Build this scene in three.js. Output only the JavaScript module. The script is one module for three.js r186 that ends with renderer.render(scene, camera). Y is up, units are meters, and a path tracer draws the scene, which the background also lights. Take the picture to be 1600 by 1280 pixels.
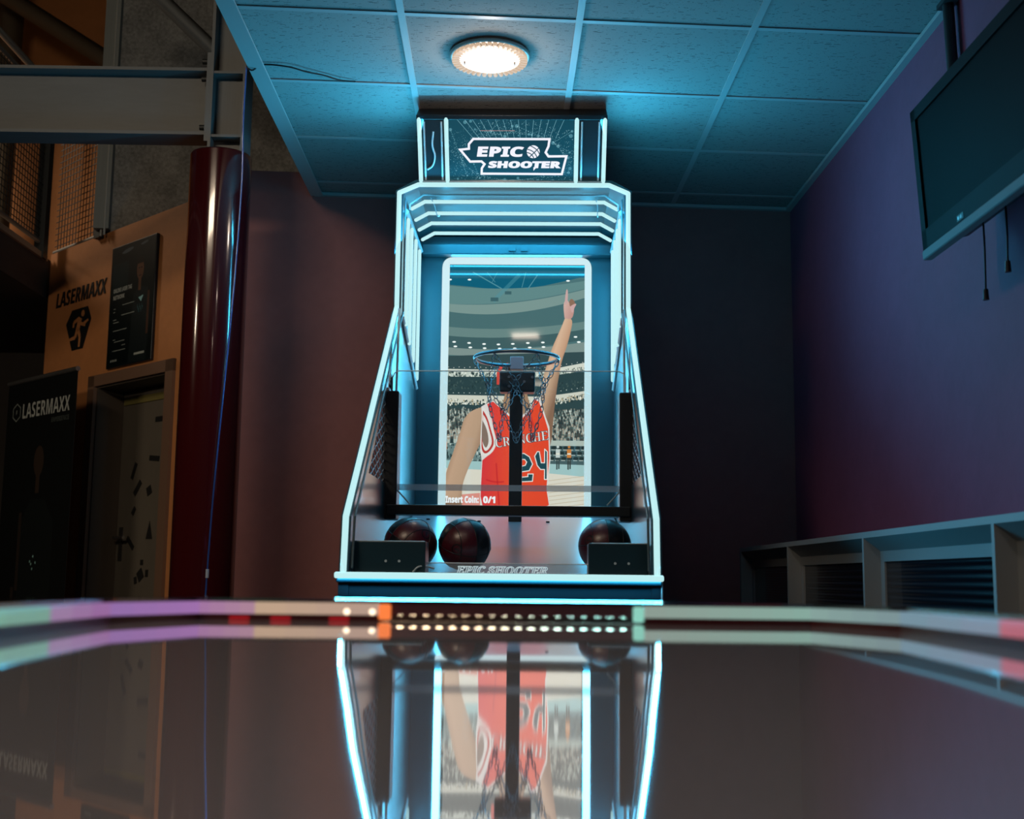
import * as THREE from 'three';
import { mergeGeometries } from 'three/addons/utils/BufferGeometryUtils.js';
import { RoundedBoxGeometry } from 'three/addons/geometries/RoundedBoxGeometry.js';
import { FontLoader } from 'three/addons/loaders/FontLoader.js';
import { TextGeometry } from 'three/addons/geometries/TextGeometry.js';
import { RectAreaLightUniformsLib } from 'three/addons/lights/RectAreaLightUniformsLib.js';

// ---------------------------------------------------------------- camera, exposure
const scene = new THREE.Scene();
scene.background = new THREE.Color(0, 0, 0);
const camera = new THREE.PerspectiveCamera(2 * Math.atan(640 / 1900) * 180 / Math.PI, 1.25, 0.01, 60);
camera.position.set(0, 0.85, 0);
camera.rotation.order = 'YXZ';
camera.rotation.set(0.1388, -0.0095, 0.0114);
camera.focus = 4.6;
camera.userData.fStop = camera.getFocalLength() / 1000 / 0.0105;
const renderer = new THREE.WebGLRenderer({ antialias: true });
renderer.toneMapping = THREE.LinearToneMapping;
renderer.toneMappingExposure = 1.0;
renderer.shadowMap.enabled = true;
RectAreaLightUniformsLib.init();

// light strengths
const NEON = new THREE.Color().setRGB(0.045, 0.60, 1.0);   // what the cyan tubes throw on their surroundings
const WARM = new THREE.Color().setRGB(1.0, 0.78, 0.62), HALL = new THREE.Color().setRGB(1.0, 0.80, 0.58);
const NEON_POWER = 66, LAMP_POWER = 9, HALL_POWER = 62;

// ---------------------------------------------------------------- helpers
let seed = 11;
const rnd = () => { seed = (seed * 1664525 + 1013904223) >>> 0; return seed / 4294967296; };
const V = (x, y, z) => new THREE.Vector3(x, y, z);
const lin = (r, g, b) => new THREE.Color().setRGB(r, g, b);
const mat = (color, roughness = 0.6, metalness = 0, more = {}) => new THREE.MeshStandardMaterial({ color, roughness, metalness, ...more });
const phys = (color, roughness, more = {}) => new THREE.MeshPhysicalMaterial({ color, roughness, ...more });
const glow = (r, g, b) => new THREE.MeshStandardMaterial({ color: lin(0.02, 0.02, 0.02), roughness: 0.6, emissive: lin(r, g, b), emissiveIntensity: 1 });
const taken = {};
function numbered(name) {
  const n = taken[name] = (taken[name] ?? -1) + 1;
  return n ? `${name}_${String(n).padStart(3, '0')}` : name;
}
function part(name, geometry, material, parent) {
  const g = Array.isArray(geometry) ? mergeGeometries(geometry.map((k) => (k.index ? k.toNonIndexed() : k))) : geometry;
  const m = new THREE.Mesh(g, material);
  m.name = name; m.castShadow = m.receiveShadow = true;
  parent.add(m);
  return m;
}
function thing(name, label, category, [x, y, z] = [0, 0, 0], turn = 0, group) {
  const o = new THREE.Group(); o.name = numbered(name); scene.add(o);
  o.position.set(x, y, z); o.rotation.y = turn; o.userData = { label, category };
  if (group) o.userData.group = group;
  return o;
}
function structure(name, geometry, material) {
  const m = part(name, geometry, material, scene); m.userData = { kind: 'structure' };
  return m;
}
function structureGroup(name) {
  const g = new THREE.Group(); g.name = name; g.userData = { kind: 'structure' }; scene.add(g);
  return g;
}
function bx(w, h, d, x = 0, y = 0, z = 0) { const g = new THREE.BoxGeometry(w, h, d); g.translate(x, y, z); return g; }
// box between two corners
function box2(x0, y0, z0, x1, y1, z1) { return bx(Math.abs(x1 - x0), Math.abs(y1 - y0), Math.abs(z1 - z0), (x0 + x1) / 2, (y0 + y1) / 2, (z0 + z1) / 2); }
function rbx(w, h, d, r, x = 0, y = 0, z = 0) { const g = new RoundedBoxGeometry(w, h, d, 2, r); g.translate(x, y, z); return g; }
function cyl(r0, r1, h, n, x = 0, y = 0, z = 0) { const g = new THREE.CylinderGeometry(r0, r1, h, n); g.translate(x, y, z); return g; }
function rod(a, b, r, n = 8) {
  const d = b.clone().sub(a), g = new THREE.CylinderGeometry(r, r, d.length(), n);
  g.applyQuaternion(new THREE.Quaternion().setFromUnitVectors(V(0, 1, 0), d.normalize()));
  g.translate((a.x + b.x) / 2, (a.y + b.y) / 2, (a.z + b.z) / 2);
  return g;
}
// bent tube through points, with round joints
function bent(points, r, n = 10) {
  const out = [];
  points.forEach((p, i) => {
    if (i) out.push(rod(points[i - 1], p, r, n));
    const s = new THREE.SphereGeometry(r, n, 6); s.translate(p.x, p.y, p.z); out.push(s);
  });
  return out;
}
function smooth(points, r, seg = 40, n = 6) { return new THREE.TubeGeometry(new THREE.CatmullRomCurve3(points), seg, r, n, false); }
function shapeOf(pts) { const s = new THREE.Shape(); pts.forEach(([x, y], i) => (i ? s.lineTo(x, y) : s.moveTo(x, y))); s.closePath(); return s; }
function extrude(pts, depth, bevel = 0) {
  return new THREE.ExtrudeGeometry(pts instanceof THREE.Shape ? pts : shapeOf(pts), { depth, bevelEnabled: bevel > 0, bevelSize: bevel, bevelThickness: bevel, bevelSegments: 1, curveSegments: 10 });
}
function roundRect(x0, y0, x1, y1, r, r2 = r) {
  const s = new THREE.Shape();
  s.moveTo(x0 + r2, y0); s.lineTo(x1 - r2, y0); s.quadraticCurveTo(x1, y0, x1, y0 + r2);
  s.lineTo(x1, y1 - r); s.quadraticCurveTo(x1, y1, x1 - r, y1); s.lineTo(x0 + r, y1); s.quadraticCurveTo(x0, y1, x0, y1 - r);
  s.lineTo(x0, y0 + r2); s.quadraticCurveTo(x0, y0, x0 + r2, y0);
  return s;
}
function area(parent, color, power, w, h, at, towards, up) {     // light that goes with a glowing face
  const l = new THREE.RectAreaLight(color, power, w, h);
  l.position.copy(at); parent.add(l); l.rotation.set(0, 0, 0);
  const m = new THREE.Matrix4().lookAt(at, at.clone().add(towards), up ?? (Math.abs(towards.y) > 0.9 * towards.length() ? V(0, 0, 1) : V(0, 1, 0)));
  l.quaternion.setFromRotationMatrix(m);
  return l;
}
function canvasOf(w, h, draw) {
  const c = document.createElement('canvas'); c.width = w; c.height = h;
  draw(c.getContext('2d'), w, h);
  const t = new THREE.CanvasTexture(c); t.colorSpace = THREE.SRGBColorSpace; t.anisotropy = 4;
  return t;
}
function dataTex(n, f, srgb) {       // grey or coloured noise map, repeating
  const d = new Uint8Array(n * n * 4);
  for (let y = 0; y < n; y++) for (let x = 0; x < n; x++) {
    const v = f(x, y), i = (y * n + x) * 4;
    const [r, g, b] = Array.isArray(v) ? v : [v, v, v];
    d[i] = r; d[i + 1] = g; d[i + 2] = b; d[i + 3] = 255;
  }
  const t = new THREE.DataTexture(d, n, n, THREE.RGBAFormat);
  t.wrapS = t.wrapT = THREE.RepeatWrapping; t.magFilter = THREE.LinearFilter; t.minFilter = THREE.LinearMipmapLinearFilter; t.generateMipmaps = true;
  if (srgb) t.colorSpace = THREE.SRGBColorSpace;
  t.needsUpdate = true;
  return t;
}
// tiling value noise
function makeNoise(n) {
  const g = Array.from({ length: n * n }, rnd);
  return (x, y) => {
    const xi = Math.floor(x), yi = Math.floor(y), fx = x - xi, fy = y - yi, s = (t) => t * t * (3 - 2 * t), at = (i, j) => g[((j % n + n) % n) * n + ((i % n + n) % n)];
    const a = at(xi, yi) + (at(xi + 1, yi) - at(xi, yi)) * s(fx), b = at(xi, yi + 1) + (at(xi + 1, yi + 1) - at(xi, yi + 1)) * s(fx);
    return a + (b - a) * s(fy);
  };
}
const n8 = makeNoise(8), n32 = makeNoise(32), n64 = makeNoise(64);
// uv in metres from position (for planar walls)
function metreUV(g, ax, ay, scale = 1) {
  const p = g.attributes.position, uv = new Float32Array(p.count * 2);
  for (let i = 0; i < p.count; i++) { uv[2 * i] = p.getComponent(i, ax) * scale; uv[2 * i + 1] = p.getComponent(i, ay) * scale; }
  g.setAttribute('uv', new THREE.BufferAttribute(uv, 2));
  return g;
}

// ---------------------------------------------------------------- surface materials
const plasterBump = dataTex(256, (x, y) => 128 + 60 * (n64(x / 4, y / 4) - 0.5) + 50 * (n32(x / 8, y / 8) - 0.5) + 30 * (rnd() - 0.5));
const plasterTone = dataTex(256, (x, y) => 225 + 18 * (n8(x / 32, y / 32) - 0.5) + 16 * (n32(x / 8, y / 8) - 0.5) + 8 * (rnd() - 0.5));
const paint = (c) => mat(c, 0.72, 0, { map: plasterTone, bumpMap: plasterBump, bumpScale: 0.0012 });
const wallPaint = paint(lin(0.40, 0.155, 0.15)), purplePaint = paint(lin(0.34, 0.085, 0.16));
const orangePaint = paint(lin(0.62, 0.25, 0.085));
const concrete = mat(lin(0.42, 0.43, 0.42), 0.85, 0, {
  map: dataTex(256, (x, y) => { const v = 150 + 70 * (n64(x / 4, y / 4) - 0.5) + 60 * (n8(x / 32, y / 32) - 0.5) + 60 * (rnd() - 0.5) + (rnd() > 0.995 ? 60 : 0); return Math.max(0, Math.min(255, v)); }),
  bumpMap: plasterBump, bumpScale: 0.004 });
const steelGrey = mat(lin(0.17, 0.185, 0.19), 0.5, 0.0, { map: plasterTone });
const darkSteel = mat(lin(0.035, 0.04, 0.042), 0.5, 0.2);
const hallDark = paint(lin(0.06, 0.05, 0.045));
const carpet = mat(lin(0.05, 0.045, 0.05), 0.95);
const black = mat(lin(0.008, 0.012, 0.016), 0.4);
const chrome = mat(lin(0.6, 0.6, 0.6), 0.25, 1);

// ---------------------------------------------------------------- the setting
const CEIL = 2.726, SKEW = -0.058, backZ = (x) => -5.855 + SKEW * x;
structure('floor', bx(13, 0.1, 16, -3.5, -0.05, -4), carpet);
{ // back wall, slightly out of square, higher than the tiled ceiling
  const g = extrude([[-1.27, 0], [1.6, 0], [1.6, 2.83], [-1.27, 2.83]], 0.12);
  const p = g.attributes.position;
  for (let i = 0; i < p.count; i++) p.setZ(i, p.getZ(i) - 0.12 + backZ(p.getX(i)));
  g.computeVertexNormals();
  structure('wall_back', metreUV(g, 0, 1), wallPaint);
}
structure('wall_right', metreUV(box2(1.452, 0, -6.1, 1.6, 2.83, 4), 2, 1), purplePaint);
structure('wall_behind', metreUV(box2(-9.9, 0, 3.9, 1.6, 6, 4.05), 0, 1), wallPaint);
structure('wall_left', metreUV(box2(-10, 0, -12, -9.85, 6, 4), 2, 1), hallDark);
structure('wall_far', metreUV(box2(-10, 2.84, -10.2, -2.2, 6, -10.05), 0, 1), orangePaint);
structure('wall_lower_far', metreUV(box2(-10, 0, -9.6, -2.3, 2.7, -9.45), 0, 1), hallDark);
structure('ceiling_hall', box2(-10, 6, -12, 3, 6.12, 4.1), hallDark);
structure('roof_slab', box2(-0.9, 2.86, -5.75, 1.6, 2.98, 4), concrete);

// diagonal orange wall under the gallery; s runs along it from the back wall to the left
const OA = V(-1.2, 0, -5.85), OD = V(-1.183, 0, -1.173).normalize(), ON = V(-OD.z, 0, OD.x).multiplyScalar(-1);
if (ON.z < 0) ON.negate();
const OYAW = Math.atan2(-OD.z, OD.x) + Math.PI;            // local +x runs back to the right, local +z faces the room
const onWall = (s, y, off = 0) => OA.clone().addScaledVector(OD, s).addScaledVector(ON, off).setY(y);
function wallGroup(o, s, y, off = 0) { o.position.copy(onWall(s, y, off)); o.rotation.y = OYAW; return o; }
{
  // local x = -s; opening for the door from s 0.80 to 1.60
  const outline = shapeOf([[0.05, 0], [0.05, 2.84], [-2.31, 2.84], [-2.31, 0], [-1.61, 0], [-1.61, 1.935], [-0.80, 1.935], [-0.80, 0]]);
  const g = extrude(outline, 0.22); g.translate(0, 0, -0.22);
  const w = structure('wall_diagonal', metreUV(g, 0, 1), orangePaint);
  wallGroup(w, 0, 0);
}
{ // door in its recess
  const d = structureGroup('door_1'); wallGroup(d, 0, 0);
  const frameMat = mat(lin(0.20, 0.115, 0.075), 0.55), leafMat = mat(lin(0.17, 0.15, 0.12), 0.6, 0, { map: plasterTone }), ink = mat(lin(0.01, 0.01, 0.01), 0.7);
  part('door_frame', [box2(-1.675, 0, -0.01, -1.60, 1.99, 0.02), box2(-0.81, 0, -0.01, -0.735, 1.99, 0.02), box2(-1.675, 1.925, -0.01, -0.735, 1.99, 0.02)], frameMat, d);
  part('door_lining', [box2(-1.612, 0, -0.2, -1.585, 1.93, 0), box2(-0.825, 0, -0.2, -0.80, 1.93, 0), box2(-1.61, 1.915, -0.2, -0.80, 1.94, 0)], mat(lin(0.09, 0.07, 0.055), 0.6), d);
  const leaf = part('door_leaf', rbx(0.77, 1.9, 0.04, 0.004, -1.2, 0.955, -0.185), leafMat, d);
  part('door_strip', box2(-1.57, 1.83, -0.165, -0.83, 1.87, -0.158), mat(lin(0.22, 0.19, 0.06), 0.6), leaf);
  const h = part('door_handle', [cyl(0.011, 0.011, 0.05, 10).rotateX(Math.PI / 2).translate(-1.53, 1.06, -0.14), rod(V(-1.53, 1.06, -0.12), V(-1.42, 1.06, -0.12), 0.009)], chrome, leaf);
  h.userData.label = 'chrome lever handle';
  part('lock_plate', box2(-1.55, 0.93, -0.166, -1.51, 1.12, -0.16), mat(lin(0.12, 0.12, 0.12), 0.4, 0.8), leaf);
  // loose dark stickers scattered over the leaf
  [[-1.05, 1.72, 0.08, 0.03, 0], [-1.08, 1.50, 0.11, 0.03, -0.1], [-1.30, 1.44, 0.10, 0.03, 1.1], [-1.25, 1.34, 0.10, 0.035, 0.8], [-1.12, 1.32, 0.05, 0.05, 0.4], [-1.28, 1.21, 0.05, 0.03, 0.9], [-1.3, 1.03, 0.1, 0.03, -0.7], [-0.98, 1.24, 0.03, 0.03, 0.3], [-1.17, 0.85, 0.06, 0.06, 0.6], [-1.10, 0.86, 0.03, 0.04, 0], [-1.22, 0.82, 0.03, 0.04, 0.2], [-1.16, 0.92, 0.03, 0.03, 0]].forEach(([x, y, w, hh, a]) => {
    const g = bx(w, hh, 0.002); g.rotateZ(a); g.translate(x - 0.12, y, -0.1635); part('sticker', g, ink, leaf);
  });
  const tri = extrude([[0, 0], [0.07, 0], [0.035, 0.1]], 0.002); tri.translate(-1.25, 1.05, -0.1645); part('sticker', tri, ink, leaf);
}
// upper gallery behind and left of the diagonal wall
const GAL = 2.84;
{
  const slab = extrude([[-9.8, 3], [-2.87, 3], [-2.87, -7.6], [-2.33, -7.13], [-2.33, -10.05], [-9.8, -10.05]].map(([x, z]) => [x, -z]), 0.25);
  slab.rotateX(-Math.PI / 2); slab.translate(0, GAL - 0.27, 0);
  structure('gallery_floor', slab, mat(lin(0.09, 0.08, 0.07), 0.8));
  structure('trim_1', box2(-2.87, GAL - 0.05, -7.45, -2.85, GAL - 0.015, 2.5), mat(lin(0.5, 0.38, 0.26), 0.5));
  structure('wall_concrete', metreUV(box2(-2.31, 2.3, -7.15, -0.3, 6, -6.97), 0, 1, 1.2), concrete);
  structure('trim_2', box2(-2.40, 2.86, -7.2, -2.31, 6, -6.93), mat(lin(0.30, 0.33, 0.32), 0.7, 0, { map: plasterTone }));
}

// ---------------------------------------------------------------- tiled ceiling
{
  const c = structureGroup('ceiling');
  const tileMap = canvasOf(512, 512, (g, w, h) => {
    g.fillStyle = '#d9dbd9'; g.fillRect(0, 0, w, h);
    for (let i = 0; i < 2600; i++) { g.fillStyle = `rgba(${rnd() > 0.5 ? '120,120,118' : '250,250,250'},${0.12 + 0.25 * rnd()})`; g.fillRect(rnd() * w, rnd() * h, 1 + rnd() * 2, 1 + rnd() * 2); }
    for (let i = 0; i < 420; i++) { g.strokeStyle = `rgba(70,70,68,${0.3 + 0.5 * rnd()})`; g.lineWidth = 1 + rnd() * 1.8; const x = rnd() * w, y = rnd() * h, l = 3 + rnd() * 13; g.beginPath(); g.moveTo(x, y); g.quadraticCurveTo(x + l / 2, y + (rnd() - 0.5) * 4, x + l, y + (rnd() - 0.5) * 3); g.stroke(); }
    for (let i = 0; i < 500; i++) { g.fillStyle = `rgba(60,60,58,${0.3 + 0.5 * rnd()})`; g.beginPath(); g.arc(rnd() * w, rnd() * h, 0.6 + rnd() * 1.1, 0, 7); g.fill(); }
  });
  tileMap.wrapS = tileMap.wrapT = THREE.RepeatWrapping;
  const tileMats = [0.46, 0.44, 0.48].map((v) => mat(lin(v, v, v), 0.9, 0, { map: tileMap, bumpMap: tileMap, bumpScale: 0.0008 }));
  const teeMat = mat(lin(0.44, 0.44, 0.44), 0.5);
  const xs = [-0.9075, -0.35, 0.25, 0.85, 1.4525], z0 = (r) => -(3.8801 + 0.598 * r);
  const rows = []; for (let r = 4; r >= -12; r--) rows.push(r);
  const zAt = (r, x) => (r >= 4 ? backZ(x) : z0(r) + SKEW * x);
  for (let i = 0; i + 1 < rows.length; i++) for (let k = 0; k < 4; k++) {
    const r1 = rows[i], r0 = rows[i + 1], a = xs[k] + 0.006, b = xs[k + 1] - 0.006, m = 0.006;
    const g = bx(1, 0.015, 1), p = g.attributes.position, du = rnd(), dv = rnd();
    const uv = g.attributes.uv;
    for (let q = 0; q < p.count; q++) {
      const x = p.getX(q) < 0 ? a : b, z = p.getZ(q) < 0 ? zAt(r1, x) + m : zAt(r0, x) - m;
      p.setXYZ(q, x, CEIL + 0.0095 + p.getY(q), z); uv.setXY(q, x / 0.6 + du, z / 0.6 + dv);
    }
    part('ceiling_tile', g, tileMats[Math.floor(rnd() * 3)], c);
  }
  // inverted tees: a flat flange each, tiles lie on top
  for (let k = 1; k < 4; k++) part('tee_bar', box2(xs[k] - 0.012, CEIL - 0.004, backZ(xs[k]), xs[k] + 0.012, CEIL, 3.9), teeMat, c);
  for (const r of rows.slice(1)) {
    const g = bx(2.355, 0.003, 0.022, (xs[0] + xs[4]) / 2, CEIL - 0.001, 0), p = g.attributes.position;
    for (let q = 0; q < p.count; q++) p.setZ(q, p.getZ(q) + z0(r) + SKEW * p.getX(q));
    part('tee_bar', g, teeMat, c);
  }
  part('edge_trim', [box2(-0.945, CEIL - 0.014, -5.78, -0.925, CEIL + 0.11, 3.9), box2(-0.945, CEIL - 0.022, -5.78, -0.885, CEIL - 0.014, 3.9)], teeMat, c);
  part('edge_trim', box2(1.425, CEIL - 0.02, -5.93, 1.452, CEIL - 0.004, 3.9), teeMat, c);
  const bw = bx(2.4, 0.016, 0.025, 0.27, CEIL - 0.01, 0), bp = bw.attributes.position;
  for (let q = 0; q < bp.count; q++) bp.setZ(q, bp.getZ(q) + backZ(bp.getX(q)) + 0.013);
  part('edge_trim', bw, teeMat, c);
}

// ---------------------------------------------------------------- ceiling lamps
function ceilingLamp(z, label, power, x = -0.055) {
  const l = thing('ceiling_lamp', label, 'lamp', [x, CEIL - 0.006, z], 0, 'round ceiling lamps');
  const rim = new THREE.LatheGeometry([[0.118, -0.004], [0.128, -0.012], [0.14, -0.012], [0.145, -0.004], [0.145, 0.0], [0.118, 0.0]].map(([a, b]) => new THREE.Vector2(a, b)), 48);
  part('lamp_rim', rim, mat(lin(0.55, 0.52, 0.48), 0.35, 0.3), l);
  // fluted glass ring: 40 ribs
  const ribs = [];
  for (let i = 0; i < 40; i++) { const g = new THREE.CylinderGeometry(0.0045, 0.009, 0.042, 6); g.rotateZ(Math.PI / 2); g.translate(0.115, -0.017, 0); g.rotateY(i / 40 * Math.PI * 2); ribs.push(g); }
  part('fluted_light_ring', ribs, glow(0.62, 0.44, 0.30), l);
  part('light_ring_backing', cyl(0.138, 0.138, 0.004, 48, 0, -0.008, 0), glow(0.25, 0.16, 0.10), l);
  const dif = new THREE.SphereGeometry(0.112, 32, 8, 0, Math.PI * 2, 0, Math.PI / 2); dif.scale(1, 0.16, 1); dif.rotateX(Math.PI); dif.translate(0, -0.016, 0);
  part('lamp_diffuser', dif, glow(2.4, 2.1, 1.8), l);
  for (const s of [-1, 1]) part('lamp_clip', bx(0.006, 0.014, 0.012, s * 0.09, -0.028, 0), mat(lin(0.2, 0.18, 0.16), 0.4), l);
  area(l, WARM, power, 0.2, 0.2, V(0, -0.045, 0), V(0, -1, 0));
  if (z < -3) { const ring = new THREE.PointLight(WARM, 0.26); ring.position.set(0, -0.1, 0); ring.shadow.radius = 2; ring.castShadow = true; l.add(ring); }
  return l;
}
ceilingLamp(-4.165, 'round fluted glass ceiling lamp glowing above the basketball machine', LAMP_POWER * 0.8);
ceilingLamp(-1.9, 'round ceiling lamp over the glossy table, mirrored in the machine screen', LAMP_POWER * 1.9);
ceilingLamp(0.4, 'round ceiling lamp behind the camera over the near end of the table', LAMP_POWER * 1.9);

// ---------------------------------------------------------------- steelwork and column
{
  const c = thing('round_column', 'glossy dark red round column under the steel beam', 'column', [-1.228, 0, -5.1]);
  part('shaft', new THREE.LatheGeometry([[0, 0], [0.131, 0], [0.131, 2.65], [0.128, 2.656], [0, 2.656]].map(([a, b]) => new THREE.Vector2(a, b)), 64), phys(lin(0.06, 0.004, 0.006), 0.16, { clearcoat: 1, clearcoatRoughness: 0.06, bumpMap: plasterBump, bumpScale: 0.0002 }), c);
  const s = thing('steel_column', 'grey steel H-section post standing on the red column', 'steel post', [-1.195, 2.656, -5.1]);
  part('flange', box2(-0.079, 0, -0.075, -0.066, 2.6, 0.075), steelGrey, s);
  part('flange', box2(0.062, 0, -0.075, 0.075, 2.6, 0.075), steelGrey, s);
  part('web', box2(-0.066, 0, -0.005, 0.062, 2.6, 0.005), steelGrey, s);
  for (const y of [0.065, 0.352]) part('stiffener', [box2(-0.066, y, 0.005, 0.062, y + 0.011, 0.07), box2(-0.066, y, -0.07, 0.062, y + 0.011, -0.005)], steelGrey, s);
  const b = thing('steel_beam', 'long grey steel I-beam running left from the steel post', 'beam', [-1.29, 2.70, -5.1]);
  part('top_flange', box2(-1.56, 0.318, -0.07, 0, 0.332, 0.07), steelGrey, b);
  part('bottom_flange', box2(-1.56, 0.03, -0.07, 0, 0.044, 0.07), steelGrey, b);
  part('web', box2(-1.56, 0.044, -0.005, 0, 0.318, 0.005), steelGrey, b);
  part('end_plate', box2(0, 0.0, -0.075, 0.016, 0.40, 0.075), steelGrey, b);
  for (const [y, z] of [[0.07, 0.045], [0.29, 0.045], [0.37, 0.045]]) part('bolt', cyl(0.012, 0.012, 0.03, 6).rotateZ(Math.PI / 2).translate(-0.012, y, z), darkSteel, b);
  const br = thing('roof_brace', 'slanting grey steel brace high above the beam', 'beam', [0, 0, 0]);
  part('brace_body', [rod(V(-1.95, 3.95, -5.9), V(-1.44, 3.46, -5.9), 0.04, 4)], steelGrey, br);
}
// gallery railings with wire mesh
function railing(label, a, b, top, posts, cell) {
  const r = thing('railing', label, 'railing', [a.x, a.y, a.z]);
  const d = b.clone().sub(a), L = d.length(); r.rotation.y = Math.atan2(-d.z, d.x);
  part('handrail', [rod(V(0, top, 0), V(L, top, 0), 0.021, 10)], mat(lin(0.5, 0.5, 0.48), 0.35, 0.6), r);
  for (const y of [top - 0.09, 0.05]) part('lower_rail', rod(V(0, y, 0), V(L, y, 0), 0.014, 8), mat(lin(0.3, 0.3, 0.29), 0.4, 0.5), r);
  for (const s of posts) part('railing_post', box2(s - 0.035, -0.05, -0.03, s + 0.035, top, 0.03), darkSteel, r);
  const wires = [];
  for (let x = cell; x < L; x += cell) wires.push(bx(0.004, top - 0.15, 0.004, x, 0.05 + (top - 0.15) / 2, 0));
  for (let y = 0.05 + cell; y < top - 0.1; y += cell) wires.push(bx(L, 0.004, 0.004, L / 2, y, 0));
  const w = part('wire_mesh', wires, darkSteel, r); w.userData.kind = 'stuff';
}
railing('wire mesh railing along the straight gallery edge at far left', V(-2.87, GAL, -3.5), V(-2.87, GAL, -7.42), 1.06, [0, 1.2, 2.4, 3.88], 0.04);
railing('wire mesh railing above the orange wall beside the concrete', onWall(2.44, GAL, -0.08), onWall(1.72, GAL, -0.08), 1.06, [0.69], 0.04);
{
  const p = thing('gallery_post', 'dark upright post with bare cable ladder at the railing end', 'post', onWall(1.66, GAL - 0.02, 0.0).toArray(), OYAW);
  part('post_body', box2(-0.035, 0, -0.03, 0.035, 1.5, 0.03), darkSteel, p);
  part('cable_ladder', [rod(V(0.055, 0, 0.03), V(0.055, 1.5, 0.03), 0.007), rod(V(0.095, 0, 0.03), V(0.095, 1.5, 0.03), 0.007)], mat(lin(0.4, 0.42, 0.4), 0.5), p);
  for (let i = 0; i < 7; i++) part('ladder_rung', rod(V(0.055, 0.12 + 0.2 * i, 0.03), V(0.095, 0.12 + 0.2 * i, 0.03), 0.005), mat(lin(0.4, 0.42, 0.4), 0.5), p);
}
{ // roof beams and posts of the hall far behind
  const mk = (label, a, b, r) => { const o = thing('roof_beam', label, 'beam'); part('beam_body', [rod(a, b, r, 4)], mat(lin(0.12, 0.09, 0.06), 0.7), o); };
  mk('dark vertical post on the gallery behind the railing', V(-4.15, 2.9, -9.7), V(-4.15, 5.9, -9.7), 0.11);
  mk('sloping brown roof beam in the top left corner', V(-4.2, 5.55, -9.2), V(-2.45, 4.45, -9.2), 0.07);
}

// ---------------------------------------------------------------- signs on the diagonal wall
const font = await new FontLoader().loadAsync('fonts/droid/droid_sans_bold.typeface.json');
function lettering(text, size, depth, width, slant = 0) {
  const g = new TextGeometry(text, { font, size, depth, curveSegments: 4, bevelEnabled: false });
  g.computeBoundingBox(); const w = g.boundingBox.max.x - g.boundingBox.min.x;
  g.scale(width / w, 1, 1); g.translate(-g.boundingBox.min.x * width / w, 0, 0);
  if (slant) { const m = new THREE.Matrix4().set(1, slant, 0, 0, 0, 1, 0, 0, 0, 0, 1, 0, 0, 0, 0, 1); g.applyMatrix4(m); }
  return g;
}
const vinyl = mat(lin(0.008, 0.009, 0.01), 0.5);
{
  const t = thing('wall_lettering', 'bold black capital lettering above the hexagon emblem on orange wall', 'lettering'); wallGroup(t, 2.19, 2.475, 0.001);
  part('letters', lettering('LASERMAXX', 0.092, 0.003, 0.63, 0.12), vinyl, t);
  const h = thing('wall_emblem', 'black hexagon emblem with a running figure on the orange wall', 'emblem'); wallGroup(h, 1.875, 2.305, 0.001);
  part('hexagon', extrude([[-0.16, 0.045], [-0.09, 0.125], [0.105, 0.125], [0.155, 0.045], [0.07, -0.125], [-0.065, -0.125]], 0.003), vinyl, h);
  const bone = (x0, y0, x1, y1, w0, w1) => { const a = Math.atan2(y1 - y0, x1 - x0) + Math.PI / 2, c = Math.cos(a), s = Math.sin(a); return extrude([[x0 + c * w0, y0 + s * w0], [x0 - c * w0, y0 - s * w0], [x1 - c * w1, y1 - s * w1], [x1 + c * w1, y1 + s * w1]], 0.002); };
  const head = new THREE.CylinderGeometry(0.02, 0.02, 0.002, 14); head.rotateX(Math.PI / 2); head.translate(0.055, 0.088, 0.001);
  const runner = [head, bone(0.025, 0.065, -0.005, -0.01, 0.022, 0.02), bone(0.01, 0.062, -0.055, 0.045, 0.012, 0.01), bone(-0.055, 0.045, -0.06, 0.015, 0.01, 0.009), bone(0.03, 0.03, 0.09, 0.012, 0.011, 0.008), bone(0.07, 0.022, 0.125, 0.04, 0.011, 0.007), bone(0.0, 0.0, 0.03, -0.05, 0.015, 0.012), bone(0.03, -0.05, 0.025, -0.112, 0.012, 0.008), bone(-0.005, 0.0, -0.03, -0.05, 0.015, 0.012), bone(-0.03, -0.05, -0.1, -0.055, 0.012, 0.008)].map((g) => (g.index ? g.toNonIndexed() : g));
  runner.forEach((g) => g.translate(0, 0, 0.003));
  part('running_figure', runner, orangePaint, h);
}
function faceFigure(g, x, y, s, tone) { // dim figure print: head, neck, shoulders, arm
  g.fillStyle = tone; g.beginPath(); g.ellipse(x, y, 0.16 * s, 0.24 * s, 0, 0, 7); g.fill();
  g.fillRect(x - 0.06 * s, y + 0.15 * s, 0.12 * s, 0.35 * s);
}
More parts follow.
